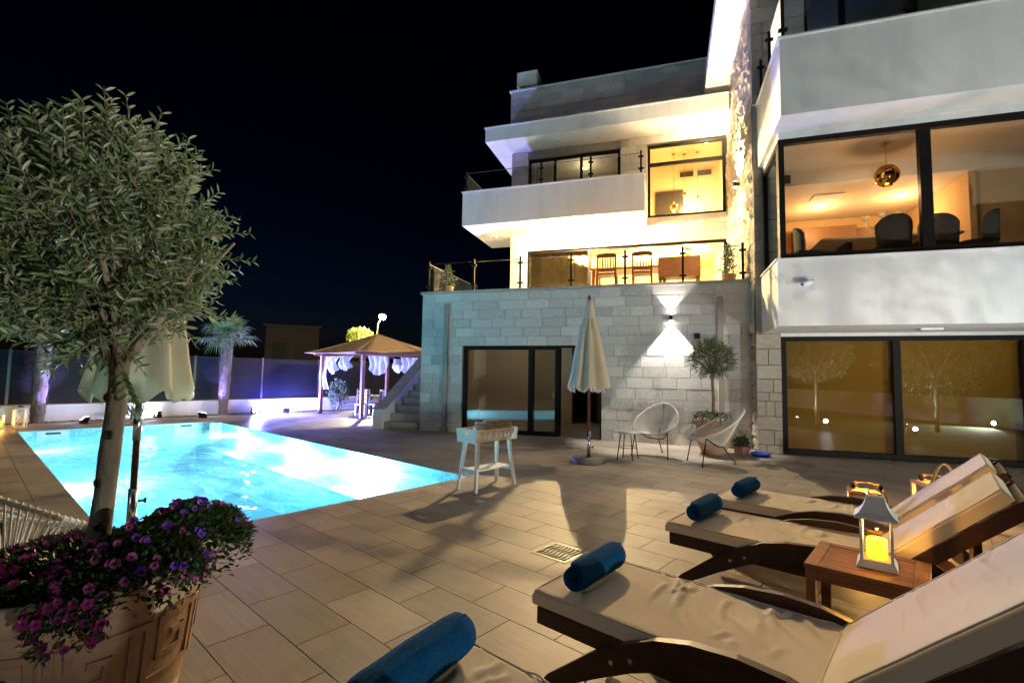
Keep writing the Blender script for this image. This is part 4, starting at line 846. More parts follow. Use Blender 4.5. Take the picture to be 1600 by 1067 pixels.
# ================================================================== FURNITURE
# ---- sun loungers (local x: from foot to head along pu, y: across)
def lounger(label, pv0, seed, width=.64):
    t = thing('sun_lounger', label, 'lounger', P(-1.55, pv0), RZP, 'sun loungers with beige cushions')
    W = width; HX = 1.22
    for y in (0.0, W-.04): MB().box(.03, HX+.05, y, y+.04, .24, .32).build('rail', M['wood'], t, bevel=.005)
    up = [(.10, .02), (.13, .06), (.36, .24), (.52, .335), (.66, .40), (.80, .435), (.97, .45), (1.13, .44), (1.27, .405), (1.42, .34), (1.58, .24), (1.72, .12), (1.80, .02)]
    lo = [(.12, .0), (.18, .02), (.40, .15), (.56, .235), (.68, .285), (.81, .315), (.97, .325), (1.12, .315), (1.24, .285), (1.37, .23), (1.52, .14), (1.64, .05), (1.70, .0)]
    for y in (-.045, W+.005): MB().strip_solid(up, lo, 'y', y, y+.04).build('curved_leg', M['wood'], t)
    for y in (-.048, W+.047):
        for x, z in ((.56, .285), (.47, .245)): MB().cyl((x, y-.004, z), (x, y+.004, z), .011, n=10).build('bolt', M['steel'], t)
    for x in (.12, .62, 1.15): MB().box(x, x+.05, .04, W-.04, .26, .31).build('cross_bar', M['wood'], t)
    r_ = random.Random(seed)
    drag = [(r_.uniform(.15, .85), r_.uniform(.8, 1.0), r_.uniform(-.10, .14), r_.uniform(.22, .5), r_.uniform(.006, .013), r_.uniform(.010, .018)) for _ in range(9)]+[(r_.uniform(.3, .9), r_.uniform(.25, .5), r_.uniform(-.1, .1), r_.uniform(.15, .3), r_.uniform(.004, .008), .014) for _ in range(5)]
    def sag(a, c, amp=1):
        s = seed*3.3
        wr = .004*mnoise.noise(Vector((a*3+s, c*2, 0)))
        k = mnoise.noise(Vector((a*9+c*4+s, c*1.6, 4))); m1 = max(0, mnoise.noise(Vector((a*3+s*2, c*3, 7)))+.12)
        wr += amp*.032*max(0, 1-abs(k)*7)*m1*max(.25, c)
        for a0, c0, da, ln, hh, wd in drag:
            t_ = (c0-c)/ln
            if 0 < t_ < 1:
                d_ = (a-a0-da*t_*t_)*1.22; wr += amp*hh*math.sin(math.pi*t_**.6)*(math.exp(-(d_/wd)**2)-.45*math.exp(-((d_-.03)/.02)**2))
        return wr
    def cushion(name, L, T, x0, fn, amp=1):
        m_ = MB(); nu, nv = 130, 40
        def top(i, j):
            e = min(i, 1-i)*L; e2 = min(j, 1-j)*W; rd = .014
            z = T+sag(i, j, amp)
            for q in (e, e2):
                if q < rd: z -= rd-math.sqrt(max(0, rd*rd-(rd-q)**2))
            return (x0+i*L, j*W, z)
        m_.grid(top, nu, nv); 
        ring_ = [(i/nu, 0) for i in range(nu+1)]+[(1, j/nv) for j in range(1, nv+1)]+[(i/nu, 1) for i in range(nu-1, -1, -1)]+[(0, j/nv) for j in range(nv-1, 0, -1)]
        o_ = len(m_.v); N_ = len(ring_)
        for i, j in ring_: p = top(i, j); m_.v.append((p[0], p[1], p[2]))
        for i, j in ring_: p = top(i, j); m_.v.append((p[0], p[1], .004))
        for k in range(N_): m_.f.append((o_+k, o_+N_+k, o_+N_+(k+1) % N_, o_+(k+1) % N_))
        m_.v = [fn(*p) for p in m_.v]
        o_c = m_.build(name, M['cushion'], t, True)
        ed = [(.012, j/10) for j in range(0, 11)]+[(i/24, .988) for i in range(1, 24)]+[(.988, j/10) for j in range(10, -1, -1)]+[(i/24, .012) for i in range(23, 0, -1)]
        MB().tube([fn(top(i, j)[0], top(i, max(.012, min(.988, j)))[1], top(i, max(.012, min(.988, j)))[2]+.001) for i, j in ed], .0042, 6, True).build('piping', M['cushion'], o_c, True)
        return o_c
    cushion('seat_cushion', HX, .07, 0, lambda x, y, z: (x, y, .322+z))
    ca, sa = math.cos(R(43)), math.sin(R(43)); L2 = .78
    cushion('back_cushion', L2, .072, 0, lambda x, y, z: (HX+.03+x*ca-z*sa, y, .335+x*sa+z*ca), .35)
    bf = MB()
    for y in (.0, W-.045):
        poly = [(HX-.02, .30), (HX+.03, .245), (HX+.03+.84*ca+.03, .245+.84*sa), (HX+.03+.84*ca-.02, .30+.84*sa)]
        MB().prism(poly, 'y', y, y+.045).build('back_rail', M['wood'], t)
    for k in range(5):
        s = .1+.17*k; MB().prism([(HX+.02+s*ca, .29+s*sa), (HX+.045+s*ca, .265+s*sa), (HX+.045+(s+.07)*ca, .265+(s+.07)*sa), (HX+.02+(s+.07)*ca, .29+(s+.07)*sa)], 'y', .046, W-.046).build('back_slat', M['wood'], t)
    MB().prism([(HX+.45, .55), (HX+.49, .55), (HX+.50, .02), (HX+.46, .02)], 'y', .05, .085).build('back_prop', M['wood'], t)
    MB().prism([(HX+.45, .55), (HX+.49, .55), (HX+.50, .02), (HX+.46, .02)], 'y', W-.085, W-.05).build('back_prop', M['wood'], t)
    return t
lounger('sun lounger with beige cushion nearest the camera, cut off by the frame', .77, 1)
lounger('beige cushioned sun lounger beside the small table, nearer the camera', 1.94, 2)
lounger('beige cushioned sun lounger just beyond the small table with lantern', 3.50, 3)
lounger('farthest beige cushioned sun lounger, nearest the house', 4.48, 4)
def towel(name, label, loc, rz, Rr, Ln, mat, seed, group, rx=0):
    t = thing(name, label, 'towel', loc, rz, group); t.rotation_euler = (0, rx, rz)
    r_ = random.Random(seed); turns = 3.2; n = 70; th = Rr*.20; m_ = MB(); NL = 16
    pts = []
    for i in range(n+1):
        a = 2*math.pi*turns*i/n; rr = Rr-(Rr*.80)*(i/n); pts.append((a+1.2, rr))
    def P_(i, j, out):
        a, rr = pts[i]; x = (j/NL-.5)*Ln; e = abs(j/NL-.5)*2
        rr = rr-(th if not out else 0); rr *= 1-.10*max(0, e-.8)/.2*(1 if i < n*.35 else .4)
        wob = 1+.05*mnoise.noise(Vector((x*6+seed, math.cos(a)*1.5, math.sin(a)*1.5)))
        yy, zz = rr*wob*math.cos(a), rr*wob*math.sin(a)
        return (x+(.012*math.sin(i*.23+seed) if j in (0, NL) else 0), yy*1.06, max(zz*.94+Rr*.94, .0))
    o = 0
    for out in (True, False):
        m_.add([P_(i, j, out) for i in range(n+1) for j in range(NL+1)], [(i*(NL+1)+j, (i+1)*(NL+1)+j, (i+1)*(NL+1)+j+1, i*(NL+1)+j+1) for i in range(n) for j in range(NL)])
    B = (n+1)*(NL+1)
    for j in (0, NL): m_.f += [(i*(NL+1)+j, (i+1)*(NL+1)+j, B+(i+1)*(NL+1)+j, B+i*(NL+1)+j) for i in range(n)]
    for i in (0, n): m_.f += [(i*(NL+1)+j, i*(NL+1)+j+1, B+i*(NL+1)+j+1, B+i*(NL+1)+j) for j in range(NL)]
    m_.build('towel_roll', M[mat], t, True)
    MB().grid(lambda i, j: P_(0, 0, True) if False else ((i-.5)*Ln*.98, Rr*1.07*math.cos(1.9+j*.16), Rr*.94+Rr*1.02*math.sin(1.9+j*.16)), 10, 3).build('hem_band', M[mat], t, True, recalc=False)
    return t
BT = 'rolled blue towels on the loungers'
towel('rolled_towel', 'rolled blue towel nearest the camera, on the cut-off lounger', P(-1.35, 1.05, .392), RZP+R(100), .086, .52, 'towel', 1, BT)
towel('rolled_towel', 'rolled blue towel on the lounger beside the small table', P(-1.38, 2.26, .392), RZP+R(92), .075, .44, 'towel', 2, BT)
towel('rolled_towel', 'rolled blue towel on the lounger beyond the small table', P(-1.38, 3.83, .392), RZP+R(90), .078, .44, 'towel', 3, BT)
towel('rolled_towel', 'rolled blue towel on the farthest lounger', P(-1.36, 4.81, .392), RZP+R(88), .075, .44, 'towel', 4, BT)
# ---- slatted side table
tb = thing('side_table', 'small slatted teak table between two sun loungers', 'table', P(-.31, 3.20), RZP)
for x in (-.25, .19): MB().box(x, x+.06, -.235, .235, .475, .5).build('top_rail', M['teak'], tb, bevel=.003)
for y in (-.235, .175): MB().box(-.189, .189, y, y+.06, .475, .5).build('top_rail', M['teak'], tb, bevel=.003)
for k in range(11): MB().box(-.188, .188, -.172+.0315*k, -.172+.0315*k+.026, .478, .497).build('slat', M['teak'], tb)
for sx in (-.245, .2):
    for sy in (-.23, .185): MB().box(sx, sx+.045, sy, sy+.045, 0, .474).build('leg', M['teak'], tb, bevel=.003)
for y in (-.22, .2): MB().box(-.199, .199, y, y+.02, .42, .474).build('apron', M['teak'], tb)
for x in (-.235, .215): MB().box(x, x+.02, -.184, .184, .42, .474).build('apron', M['teak'], tb)
def white_lantern(name, label, loc, rz, s=1, e=6, lit=True):
    t = thing(name, label, 'lantern', loc, rz); w_ = .085*s; h = .25*s
    MB().add([(-w_*1.25, -w_*1.25, 0), (w_*1.25, -w_*1.25, 0), (w_*1.25, w_*1.25, 0), (-w_*1.25, w_*1.25, 0), (-w_, -w_, .045*s), (w_, -w_, .045*s), (w_, w_, .045*s), (-w_, w_, .045*s)], [(0, 3, 2, 1), (4, 5, 6, 7), (0, 1, 5, 4), (1, 2, 6, 5), (2, 3, 7, 6), (3, 0, 4, 7)]).build('base', M['wpaint'], t)
    for sx in (-1, 1):
        for sy in (-1, 1): MB().box(min(sx*w_, sx*(w_-.016*s)), max(sx*w_, sx*(w_-.016*s)), min(sy*w_, sy*(w_-.016*s)), max(sy*w_, sy*(w_-.016*s)), .045*s, .045*s+h).build('corner_post', M['wpaint'], t)
    for a in range(4):
        ca, sa = math.cos(a*math.pi/2), math.sin(a*math.pi/2); q = w_*.93
        vs = [(-q, -q, .05*s), (q, -q, .05*s), (q, -q, .04*s+h), (-q, -q, .04*s+h)]
        MB().add([(x*ca-y*sa, x*sa+y*ca, z) for x, y, z in vs], [(0, 1, 2, 3)]).build('pane', M['glass'], t, recalc=False)
    pr = [(1.3, 0), (1.32, .012), (1.0, .035), (.78, .065), (.62, .10), (.56, .125), (.56, .135), (.0, .137)]
    rm = MB(); z0 = .045*s+h
    for i, (k, z) in enumerate(pr):
        rm.v += [(sx*w_*k, sy*w_*k, z0+z*s) for sx, sy in ((-1, -1), (1, -1), (1, 1), (-1, 1))]
        if i: rm.f += [((i-1)*4+k_, (i-1)*4+(k_+1) % 4, i*4+(k_+1) % 4, i*4+k_) for k_ in range(4)]
    rm.f.append((0, 3, 2, 1)); rm.build('roof', M['wpaint'], t)
    MB().tube([(.035*s*math.cos(a), 0, z0+.137*s+.018*s+.022*s*math.sin(a)) for a in [2*math.pi*i/14 for i in range(14)]], .004*s, 6, True).build('ring', M['steel'], t)
    ch_ = .11*s
    MB().lathe([(0, .046*s), (.055*s, .046*s), (.055*s, .046*s+ch_), (.05*s, .046*s+ch_+.006), (.03*s, .046*s+ch_-.006), (0, .046*s+ch_-.008)], 20, fn=lambda r_, z, a: r_).build('candle', M['candle'] if lit else M['wpaint'], t, True)
    if lit: lamp('POINT', (0, 0, .046*s+ch_+.03*s), e, (1, .48, .08), t, .006)
white_lantern('lantern', 'white pagoda lantern with glowing candle on the teak table', P(-.27, 3.20, .5), RZP+R(4), .82, 1.5)
white_lantern('lantern', 'small white house lantern with amber candle beyond the pool corner', P(-16.45, .65), RZP+R(5), 1.1, 4)
t = thing('lantern', 'tall white lantern with crossed sides beyond the pool corner', 'lantern', P(-16.55, 1.0), RZP+R(8))
for sx in (-.1, .1):
    for sy in (-.1, .1): MB().box(sx-.012, sx+.012, sy-.012, sy+.012, 0, .44).build('corner_post', M['wpaint'], t)
MB().box(-.12, .12, -.12, .12, .44, .465).build('top', M['wpaint'], t); MB().box(-.115, .115, -.115, .115, -.0, .02).build('base', M['wpaint'], t); MB().lathe([(.05, .465), (.06, .5), (.02, .53), (0, .53)], 12).build('cap', M['steel'], t)
for a in range(4):
    for s in (-1, 1):
        o = MB().tube([(-.09*s, -.104, .03), (.09*s, -.104, .43)], .009, 6).build('cross_brace', M['wpaint'], t); o.rotation_euler = (0, 0, a*math.pi/2)
def wood_lantern(label, loc, rz, e, arc=1):
    t = thing('rope_lantern', label, 'lantern', loc, rz, 'wooden rope handled lanterns'); w_ = .13; h = .40
    for sx in (-1, 1):
        for sy in (-1, 1): MB().box(sx*w_-.016, sx*w_+.016, sy*w_-.016, sy*w_+.016, 0, h).build('corner_post', M['lwood'], t)
    for z in (.0, h-.035):
        for s in (-1, 1):
            MB().box(-w_+.017, w_-.017, s*w_-.014, s*w_+.014, z, z+.035).build('rail', M['lwood'], t); MB().box(s*w_-.014, s*w_+.014, -w_+.017, w_-.017, z, z+.035).build('rail', M['lwood'], t)
    for a in range(4):
        o = MB().add([(-w_+.016, -w_, .036), (w_-.016, -w_, .036), (w_-.016, -w_, h-.036), (-w_+.016, -w_, h-.036)], [(0, 1, 2, 3)]).build('pane', M['glass'], t, recalc=False); o.rotation_euler = (0, 0, a*math.pi/2)
    MB().lathe([(.10, h), (.13, h+.01), (.13, h+.06), (.10, h+.06)], 20).build('glass_collar', M['glass'], t, True)
    MB().box(-.11, .11, -.11, .11, .006, .02).build('floor_plate', M['lwood'], t)
    MB().lathe([(0, .02), (.045, .02), (.045, .16), (0, .155)], 16).build('candle', M['wax'], t, True)
    pts = [(-w_, -w_-.02, h-.02)]+[(-w_+2*w_*i/10, -w_-.03-(.0 if arc else .05*math.sin(math.pi*i/10)), h-.02+(.24 if arc else -.16)*math.sin(math.pi*i/10)) for i in range(1, 10)]+[(w_, -w_-.02, h-.02)]
    MB().tube(pts, .012, 8).build('rope_handle', M['rope'], t, True)
    lamp('POINT', (0, 0, .20), e, (1, .50, .12), t, .006)
wood_lantern('wooden rope handled lantern behind the farthest lounger', (3.42, 4.72, 0), RZP+R(10), 9, 0)
wood_lantern('rope handled lantern half hidden behind the farthest lounger backrest', (4.45, 5.15, 0), RZP+R(30), 7, 1)
wood_lantern('rope handled lantern at the right edge between the lounger backrests', (3.15, 2.98, 0), RZP+R(15), 7, 1)
# ---- drain grate
t = thing('drain_grate', 'metal drain grate set in the floor tiles', 'drain', (.42, 4.09, .0), RZP)
MB().box(-.17, .17, -.165, -.14, .0, .004).box(-.17, .17, .14, .165, 0, .004).box(-.17, -.145, -.14, .14, 0, .004).box(.145, .17, -.14, .14, 0, .004).build('frame', M['metal'], t)
MB().add([(-.145, -.14, .0015), (.145, -.14, .0015), (.145, .14, .0015), (-.145, .14, .0015)], [(0, 1, 2, 3)]).build('pit', M['black'], t)
for k in range(8):
    x = -.126+.036*k; MB().tube([(x, -.139, .003), (x+.012, -.07, .003), (x-.006, .0, .003), (x+.01, .07, .003), (x, .139, .003)], .006, 4).build('bar', M['metal'], t)
# ---- white tray stand
ts = thing('tray_stand', 'white wooden tray table on splayed legs at the pool corner', 'table', P(-4.45, 4.6), RZP+R(90))
TLn, TWd = .36, .14
for sx in (-1, 1):
    for sy in (-1, 1):
        x0, y0, x1, y1 = sx*(TLn+.0), sy*(TWd+.02), sx*(TLn-.07), sy*(TWd-.03); q = .022
        MB().add([(x0-q*.7, y0-q*.7, 0), (x0+q*.7, y0-q*.7, 0), (x0+q*.7, y0+q*.7, 0), (x0-q*.7, y0+q*.7, 0), (x1-q, y1-q, .60), (x1+q, y1-q, .60), (x1+q, y1+q, .60), (x1-q, y1+q, .60)], [(0, 3, 2, 1), (4, 5, 6, 7), (0, 1, 5, 4), (1, 2, 6, 5), (2, 3, 7, 6), (3, 0, 4, 7)]).build('leg', M['wpaint'], ts)
MB().box(-TLn+.05, TLn-.05, -TWd+.02, TWd-.02, .24, .26).build('shelf', M['wpaint'], ts)
for s in (-1, 1): MB().box(s*(TLn-.045)-.012, s*(TLn-.045)+.012, -TWd+.02, TWd-.02, .20, .239).build('shelf_rail', M['wpaint'], ts)
MB().box(-TLn+.02, TLn-.02, -TWd+.0, TWd-.0, .685, .70).build('tray_floor', M['wpaint'], ts)
for s in (-1, 1):     # slotted long sides, each built of uprights between two rails
    def sp_(z): return s*(TWd-.008+.05*(z-.60)/.16)
    def band(x0, x1, z0, z1, nm='tray_side'):
        q = .007; MB().add([(x0, sp_(z0)-q, z0), (x1, sp_(z0)-q, z0), (x1, sp_(z0)+q, z0), (x0, sp_(z0)+q, z0), (x0, sp_(z1)-q, z1), (x1, sp_(z1)-q, z1), (x1, sp_(z1)+q, z1), (x0, sp_(z1)+q, z1)], [(0, 3, 2, 1), (4, 5, 6, 7), (0, 1, 5, 4), (1, 2, 6, 5), (2, 3, 7, 6), (3, 0, 4, 7)]).build(nm, M['wpaint'], ts)
    band(-TLn, TLn, .60, .645); band(-TLn, TLn, .735, .76)
    for k in range(10): x = -TLn+.02+k*.0735; band(x, x+.046, .6452, .7348, 'tray_upright')
for s in (-1, 1):     # ends with a hand hole
    for y0, y1, z0, z1 in ((-TWd-.03, TWd+.03, .60, .68), (-TWd-.04, -.06, .6802, .72), (.06, TWd+.04, .6802, .72), (-TWd-.045, TWd+.045, .7202, .76)):
        MB().box(s*(TLn+.02)-.007, s*(TLn+.02)+.007, y0, y1, z0, z1).build('tray_end', M['wpaint'], ts)
RT = 'rolled beige towels in the tray'
for k, (x, y, z, a, rr, lab) in enumerate(((-.12, -.02, .701, 12, .07, 'left rolled beige towel in the white tray'), (.08, .0, .701, 20, .078, 'middle rolled beige towel in the white tray'), (.25, .02, .701, 28, .075, 'right rolled beige towel in the white tray'))):
    c, s_ = math.cos(RZP+R(90)), math.sin(RZP+R(90)); w_ = P(-4.45, 4.6)
    towel('bath_towel', lab, (w_.x+x*c-y*s_, w_.y+x*s_+y*c, z), RZP+R(90)+R(62+a), rr, .30, 'btowel', 20+k, RT)
# ---- umbrellas
def umbrella(label, loc, hem, top, rmax, seed, pole_mat, big=0):
    t = thing('closed_parasol', label, 'parasol', loc, R(20*seed)); r_ = random.Random(seed)
    if not big or True:
        MB().lathe([(0, 0), (.27, 0), (.28, .015), (.28, .075), (.265, .09), (.05, .09)], 36).build('stone_base', M['granite'], t, True)
    MB().cyl((0, 0, .09), (0, 0, .52), .032, n=16).build('base_tube', M['steel'], t, True)
    MB().cyl((0, 0, .50), (0, 0, top+.05), .024, n=14).build('pole', M[pole_mat], t, True)
    for z in (.25, .42): MB().cyl((.03, 0, z), (.075, 0, z), .008, n=8).cyl((.07, 0, z), (.085, 0, z), .02, n=10).build('clamp_knob', M['black'], t)
    MB().lathe([(.03, top+.0), (.035, top+.03), (.02, top+.08), (0, top+.09)], 14).build('finial', M['redwood'], t, True)
    if big: MB().cyl((0, 0, hem-.10), (0, 0, hem-.35), .03, n=14).build('ferrule', M['steel'], t, True)
    n = 96; m_ = MB(); NZ = 30
    def fr(j, k):
        s = j/NZ; z = top-(top-hem)*s; a = 2*math.pi*k/n
        env = rmax*(.10+.90*s**.85) if not big else rmax*(.12+.88*s**.7)
        env *= 1-.16*math.exp(-((s-.22)/.06)**2)*(1 if not big else .4)
        pl = .5+.5*math.cos(8*a+.6*math.sin(3*a+seed)+s*.5); ampl = .34*min(1, s*2)*(1-.25*s)
        rr = env*(1-ampl*pl)*(1+.06*mnoise.noise(Vector((math.cos(a)*2, math.sin(a)*2, s*3+seed))))
        zz = z-(.05*math.cos(8*a)+.04*mnoise.noise(Vector((math.cos(a)*1.5, math.sin(a)*1.5, seed))))*max(0, (s-.8)/.2)
        return (rr*math.cos(a), rr*math.sin(a), zz)
    m_.v = [fr(j, k) for j in range(NZ+1) for k in range(n)]
    m_.f = [(j*n+k, (j+1)*n+k, (j+1)*n+(k+1) % n, j*n+(k+1) % n) for j in range(NZ) for k in range(n)]
    cn = m_.build('canopy', M['canvas'], t, True); cn.modifiers.new('solid', 'SOLIDIFY').thickness = .004
    zt = top-(top-hem)*.22; rt = rmax*.27
    MB().tube([(rt*math.cos(a), rt*math.sin(a), zt+.02*math.sin(3*a)) for a in [2*math.pi*i/24 for i in range(24)]], .010, 6, True).build('strap', M['canvas'], t, True)
    for a in (4.2, 5.0): 
        x, y = rt*1.1*math.cos(a-R(20*seed)), rt*1.1*math.sin(a-R(20*seed)); MB().tube([(x, y, zt), (x*1.25, y*1.25, zt-.08), (x*1.3, y*1.3, zt-.2), (x*1.2, y*1.2, zt-.22), (x*1.1, y*1.1, zt-.1)], .012, 6).build('strap_loop', M['canvas'], t, True)
    for k in range(8):
        a = 2*math.pi*(k+.5)/8; MB().tube([(.03*math.cos(a), .03*math.sin(a), top-.03), (rmax*.5*math.cos(a), rmax*.5*math.sin(a), (top+hem)/2), (rmax*.62*math.cos(a), rmax*.62*math.sin(a), hem+.06)], .009, 5).build('rib', M['redwood'], t)
    return t
umbrella('closed cream parasol on a round granite base before the house', H(4.78, -2.89), 1.22, 2.76, .37, 1, 'redwood')
umbrella('closed cream parasol behind the foreground olive trunk', (-2.93, 3.84, 0), 1.24, 2.72, .39, 2, 'redwood', 1)
# ---- acapulco chairs: x right, front towards -y
def cord_chair(label, loc, rz, s=1):
    t = thing('cord_chair', label, 'chair', loc, rz, 'white cord chairs')
    def rim(a):
        c = math.cos(a); x = .40*math.sin(a)*(1-.10*c); sfx = (1+c)/2        # c=1 back, c=-1 front
        y = -.45+.92*sfx; z = .42+.52*sfx**1.0+.05*math.sin(a)**2*-1
        return Vector((x, y, z))*s
    hub = Vector((0, .10, .30))*s; n = 104
    MB().tube([rim(2*math.pi*i/48) for i in range(48)], .014*s, 8, True).build('rim', M['cord'], t, True)
    cb = MB()
    for i in range(n):
        a = 2*math.pi*i/n; p = rim(a); q = hub+(p-hub)*.14; q.z = hub.z+.01; mid = p.lerp(q, .5)+Vector((0, 0, -.02))
        cb.tube([p, mid, q], .005*s, 5, caps=False)
    cb.tube([hub+(rim(2*math.pi*i/24)-hub)*.14 for i in range(24)], .010*s, 6, True)
    tag(cb.build('cord_seat', M['cord'], t, True), kind='stuff')
    wr = MB()
    for i in range(110):
        a = 2*math.pi*i/110; p = rim(a); d = (rim(a+.01)-p).normalized(); wr.tube([p-d*.005, p+d*.005], [.0175*s, .0175*s], 8)
    tag(wr.build('rim_wrapping', M['cord'], t, True), kind='stuff')
    for x in (-.30, .30): MB().tube([(x*s, -.28*s, .46*s), (x*1.12*s, -.36*s, .012)], .010*s, 8).build('leg', M['black'], t, True)
    MB().tube([(0, .12*s, .30*s), (0, .34*s, .012)], .010*s, 8).build('leg', M['black'], t, True)
    MB().tube([(-.30*s, -.28*s, .46*s), (-.15*s, -.02*s, .31*s), (0, .10*s, .285*s), (.15*s, -.02*s, .31*s), (.30*s, -.28*s, .46*s)], .010*s, 8).build('frame', M['black'], t, True)
    MB().tube([(0, .10*s, .285*s), (0, .35*s, .62*s), (0, .465*s, .93*s)], .010*s, 8).build('spine', M['black'], t, True)
    for p in ((-.336*s, -.36*s), (.336*s, -.36*s), (0, .34*s)): MB().cyl((p[0], p[1], 0), (p[0], p[1], .02), .016, n=10).build('foot', M['black'], t)
    return t
cord_chair('white cord chair facing the pool beside the little round table', H(5.85, -1.62), RZH+R(-18))
cord_chair('white cord chair turned sideways before the terracotta pot', H(6.83, -2.2), RZH+R(-72))
cord_chair('white cord chair back just behind the foreground pot', (-2.62, 2.72, 0), R(165))
cord_chair('white cord chair at the left edge by the pool', (-3.62, 3.05, 0), R(150))
rt = thing('round_table', 'small round table with pale top and thin black legs', 'table', H(5.38, -2.3), RZH)
MB().lathe([(0, .46), (.235, .46), (.24, .468), (.24, .482), (.235, .49), (0, .49)], 36).build('top', M['tabletop'], rt, True)
for k in range(4): a = k*math.pi/2+.5; MB().tube([(.13*math.cos(a), .13*math.sin(a), .46), (.20*math.cos(a), .20*math.sin(a), .0)], .009, 8).build('leg', M['black'], rt, True)
MB().tube([(.165*math.cos(2*math.pi*i/20), .165*math.sin(2*math.pi*i/20), .21) for i in range(20)], .006, 6, True).build('brace_ring', M['black'], rt, True)
# ---- terrace furniture
def slat_back_chair(label, u, v, rz):
    t = thing('terrace_chair', label, 'chair', H(u, v, 3.56), rz, 'slat back chairs on the terrace')
    for x in (-.22, .22): MB().box(x-.022, x+.022, .19, .23, 0, .93).build('leg', M['teak'], t); MB().box(x-.022, x+.022, -.22, -.18, 0, .44).build('leg', M['teak'], t)
    MB().box(-.24, .24, -.23, .23, .442, .475).build('seat', M['teak'], t); MB().prism([(-.25, .86), (.25, .86), (.25, .93), (.12, .965), (0, .975), (-.12, .965), (-.25, .93)], 'y', .232, .262).build('top_rail', M['teak'], t)
    MB().box(-.198, .198, .195, .225, .52, .57).build('lower_rail', M['teak'], t)
    for k in range(6): x = -.165+.066*k; MB().box(x-.016, x+.016, .2, .222, .571, .859).build('back_slat', M['teak'], t)
slat_back_chair('left slat back wooden chair on the terrace', 4.62, 1.15, RZH+R(180)); slat_back_chair('right slat back wooden chair on the terrace', 5.48, 1.15, RZH+R(180))
t = thing('terrace_table', 'wooden table on the terrace behind the slat back chairs', 'table', H(5.1, 1.95, 3.56), RZH)
MB().box(-1.0, 1.0, -.42, .42, .70, .74).build('top', M['teak'], t)
for sx in (-.9, .9):
    for sy in (-.34, .34): MB().box(sx-.04, sx+.04, sy-.04, sy+.04, 0, .699).build('leg', M['teak'], t)
t = thing('terrace_bench', 'solid backed wooden bench on the terrace right of the chairs', 'bench', H(6.35, 1.6, 3.56), RZH)
MB().box(-.5, .5, -.2, .25, .40, .45).build('seat', M['teak'], t); MB().box(-.5, .5, -.25, -.21, .40, .90).build('backrest', M['teak'], t)
for sx in (-.45, .45): MB().box(sx-.04, sx+.04, -.19, .24, 0, .399).build('leg', M['teak'], t)
# ---- dining room
dt = thing('dining_table', 'pale topped dining table behind the big lit window', 'table', H(9.95, -.55, 3.3), RZH)
MB().box(-1.15, 1.0, -.5, .5, .72, .765).build('top', M['lime'], dt, bevel=.01); MB().box(-.7, -.6, -.3, .3, 0, .719).build('leg', M['fabric'], dt); MB().box(.5, .6, -.3, .3, 0, .719).build('leg', M['fabric'], dt)
def dining_chair(label, u, v, rz, z=3.3):
    t = thing('dining_chair', label, 'chair', H(u, v, z), rz, 'grey upholstered dining chairs')
    def f(i, j): a = (i-.5)*2.5; rr = .27+.02*j; return (rr*math.sin(a), .05+rr*math.cos(a)*.85, .46+j*(.50-.16*abs(2*i-1)**2.2))
    o = MB().grid(f, 16, 6).build('backrest', M['fabric'], t, True); o.modifiers.new('solid', 'SOLIDIFY').thickness = .05
    MB().lathe([(0, .40), (.25, .40), (.27, .44), (.25, .48), (0, .49)], 24).build('seat', M['fabric'], t, True)
    for sx in (-.17, .17):
        for sy in (-.15, .17): MB().cyl((sx, sy, .40), (sx*1.25, sy*1.25, 0), .018, .012, 8).build('leg', M['wood'], t)
dining_chair('grey dining chair with its back to the window, left of mullion', 9.75, -1.38, RZH+R(180)); dining_chair('grey dining chair right of the window mullion', 10.5, -1.25, RZH+R(150)); dining_chair('grey dining chair at the far right of the window', 10.95, -1.35, RZH+R(235)); dining_chair('grey dining chair far left by the window corner', 8.6, -1.2, RZH+R(75))
t = thing('candelabra', 'glass candelabra standing on the dining table', 'candelabra', H(10.0, -.4, 4.066), RZH); t.scale = (1.35, 1.35, 1.5)
MB().lathe([(.07, 0), (.06, .015), (.012, .03), (.012, .30), (0, .31)], 14).build('stem', M['crystal'], t, True)
for x, h in ((-.2, .30), (0, .34), (.2, .34)): MB().tube([(0, 0, .15), (x*.7, 0, .16), (x, 0, .22), (x, 0, h)], .01, 6).build('arm', M['crystal'], t, True); MB().lathe([(.015, h), (.04, h+.02), (.045, h+.06), (.03, h+.065)], 12, (x, 0, 0)).build('candle_cup', M['crystal'], t, True)
t = thing('glass_vase', 'small gold vase on the dining table', 'vase', H(10.25, -.45, 4.066), 0); MB().lathe([(.05, 0), (.07, .05), (.06, .1), (.02, .15), (.018, .2), (.03, .22)], 16).build('body', M['copper'], t, True); MB().lathe([(.03, .22), (.034, .225), (.03, .23)], 16).build('rim', M['copper'], t, True)
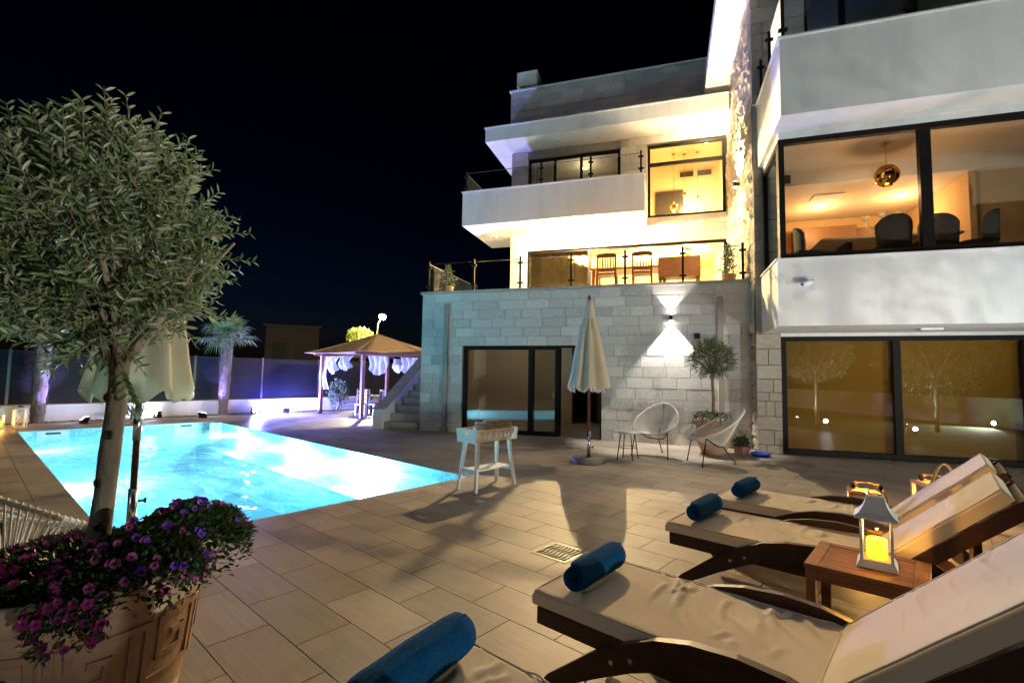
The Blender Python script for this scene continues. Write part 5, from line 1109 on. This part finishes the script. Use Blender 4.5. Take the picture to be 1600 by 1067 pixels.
# ================================================================== GARDEN SEEN IN THE WINDOW REFLECTION
lw = tag(MB().add([(1.75, -8, -.02), (9, -8, -.02), (9, 12, -.02), (1.75, 12, -.02)], [(0, 1, 2, 3)]).build('lawn', pm('lawn', (.06, .12, .02), (.04, .08, .015), scale=12, rough=.95, bump=.6, bscale=200)), kind='structure'); lw.rotation_euler = (0, 0, RZP)
t = thing('garden_wall', 'low rendered wall at the far side of the lawn', 'wall', (0, 0, 0), RZP); MB().box(9.0, 9.25, -8, 12, -.05, .9).build('wall_face', M['white'], t); MB().box(8.97, 9.28, -8, 12, .9, .95).build('coping', M['white'], t)
shrub('garden_tree', 'tree on the lawn lit from below, mirrored in the ground floor window', P(3.0, 4.8), (1.1, 1.1, .95), 3200, M['olive2'], .09, .03, 'tree', 1.3, seed=12)
shrub('garden_tree', 'second lawn tree mirrored in the ground floor window', P(5.0, 7.0), (1.4, 1.4, 1.3), 3200, M['olive2'], .1, .035, 'tree', 1.0, seed=13)
def spike(label, loc, target, e, col, ang=110):
    t = thing('spike_light', label, 'light', loc); d = (Vector(target)-Vector(loc)).normalized(); q = d.to_track_quat('Z', 'Y').to_matrix().to_4x4()
    MB().cyl((0, 0, 0), (0, 0, .12), .012, n=8).build('spike', M['black'], t); MB().lathe([(0, -.06), (.04, -.06), (.05, .05), (.045, .05)], 16).build('housing', M['black'], t, True).matrix_local = Matrix.Translation((0, 0, .16)) @ q
    MB().lathe([(0, .045), (.045, .045)], 16).build('lens', M['gardenl'], t).matrix_local = Matrix.Translation((0, 0, .16)) @ q
    lamp('SPOT', Vector((0, 0, .16))+d*.07, e, col, t, .05, Vector((0, 0, .16))+d*3, ang, .9)
spike('spike light under the lit lawn tree', P(2.6, 4.4), P(3.0, 4.8, 1.4), 190, (1, .95, .85))
spike('spike light at the edge of the lawn shining at the house', P(2.4, 5.95), H(9, -1, 6.2), 120, (.93, .96, 1))
spike('second spike light on the lawn shining at the house', P(3.2, 8.1), H(10, -2, 5.2), 60, (.93, .96, 1))
spike('added off-view fill lamp brightening the foreground olive', P(3.4, 1.4), P(-3.1, .0, 2.35), 150, (1, .95, .86), 36)  # unseen lamp added to light the olive crown from the front
spike('spike light under the second lawn tree', P(4.5, 6.5), P(5.0, 7.0, 1.4), 90, (.95, 1, .85))
spike('spike light grazing the lawn', P(8.6, 5.6), P(4.0, 5.2, -.6), 500, (.95, 1, .85), 120)
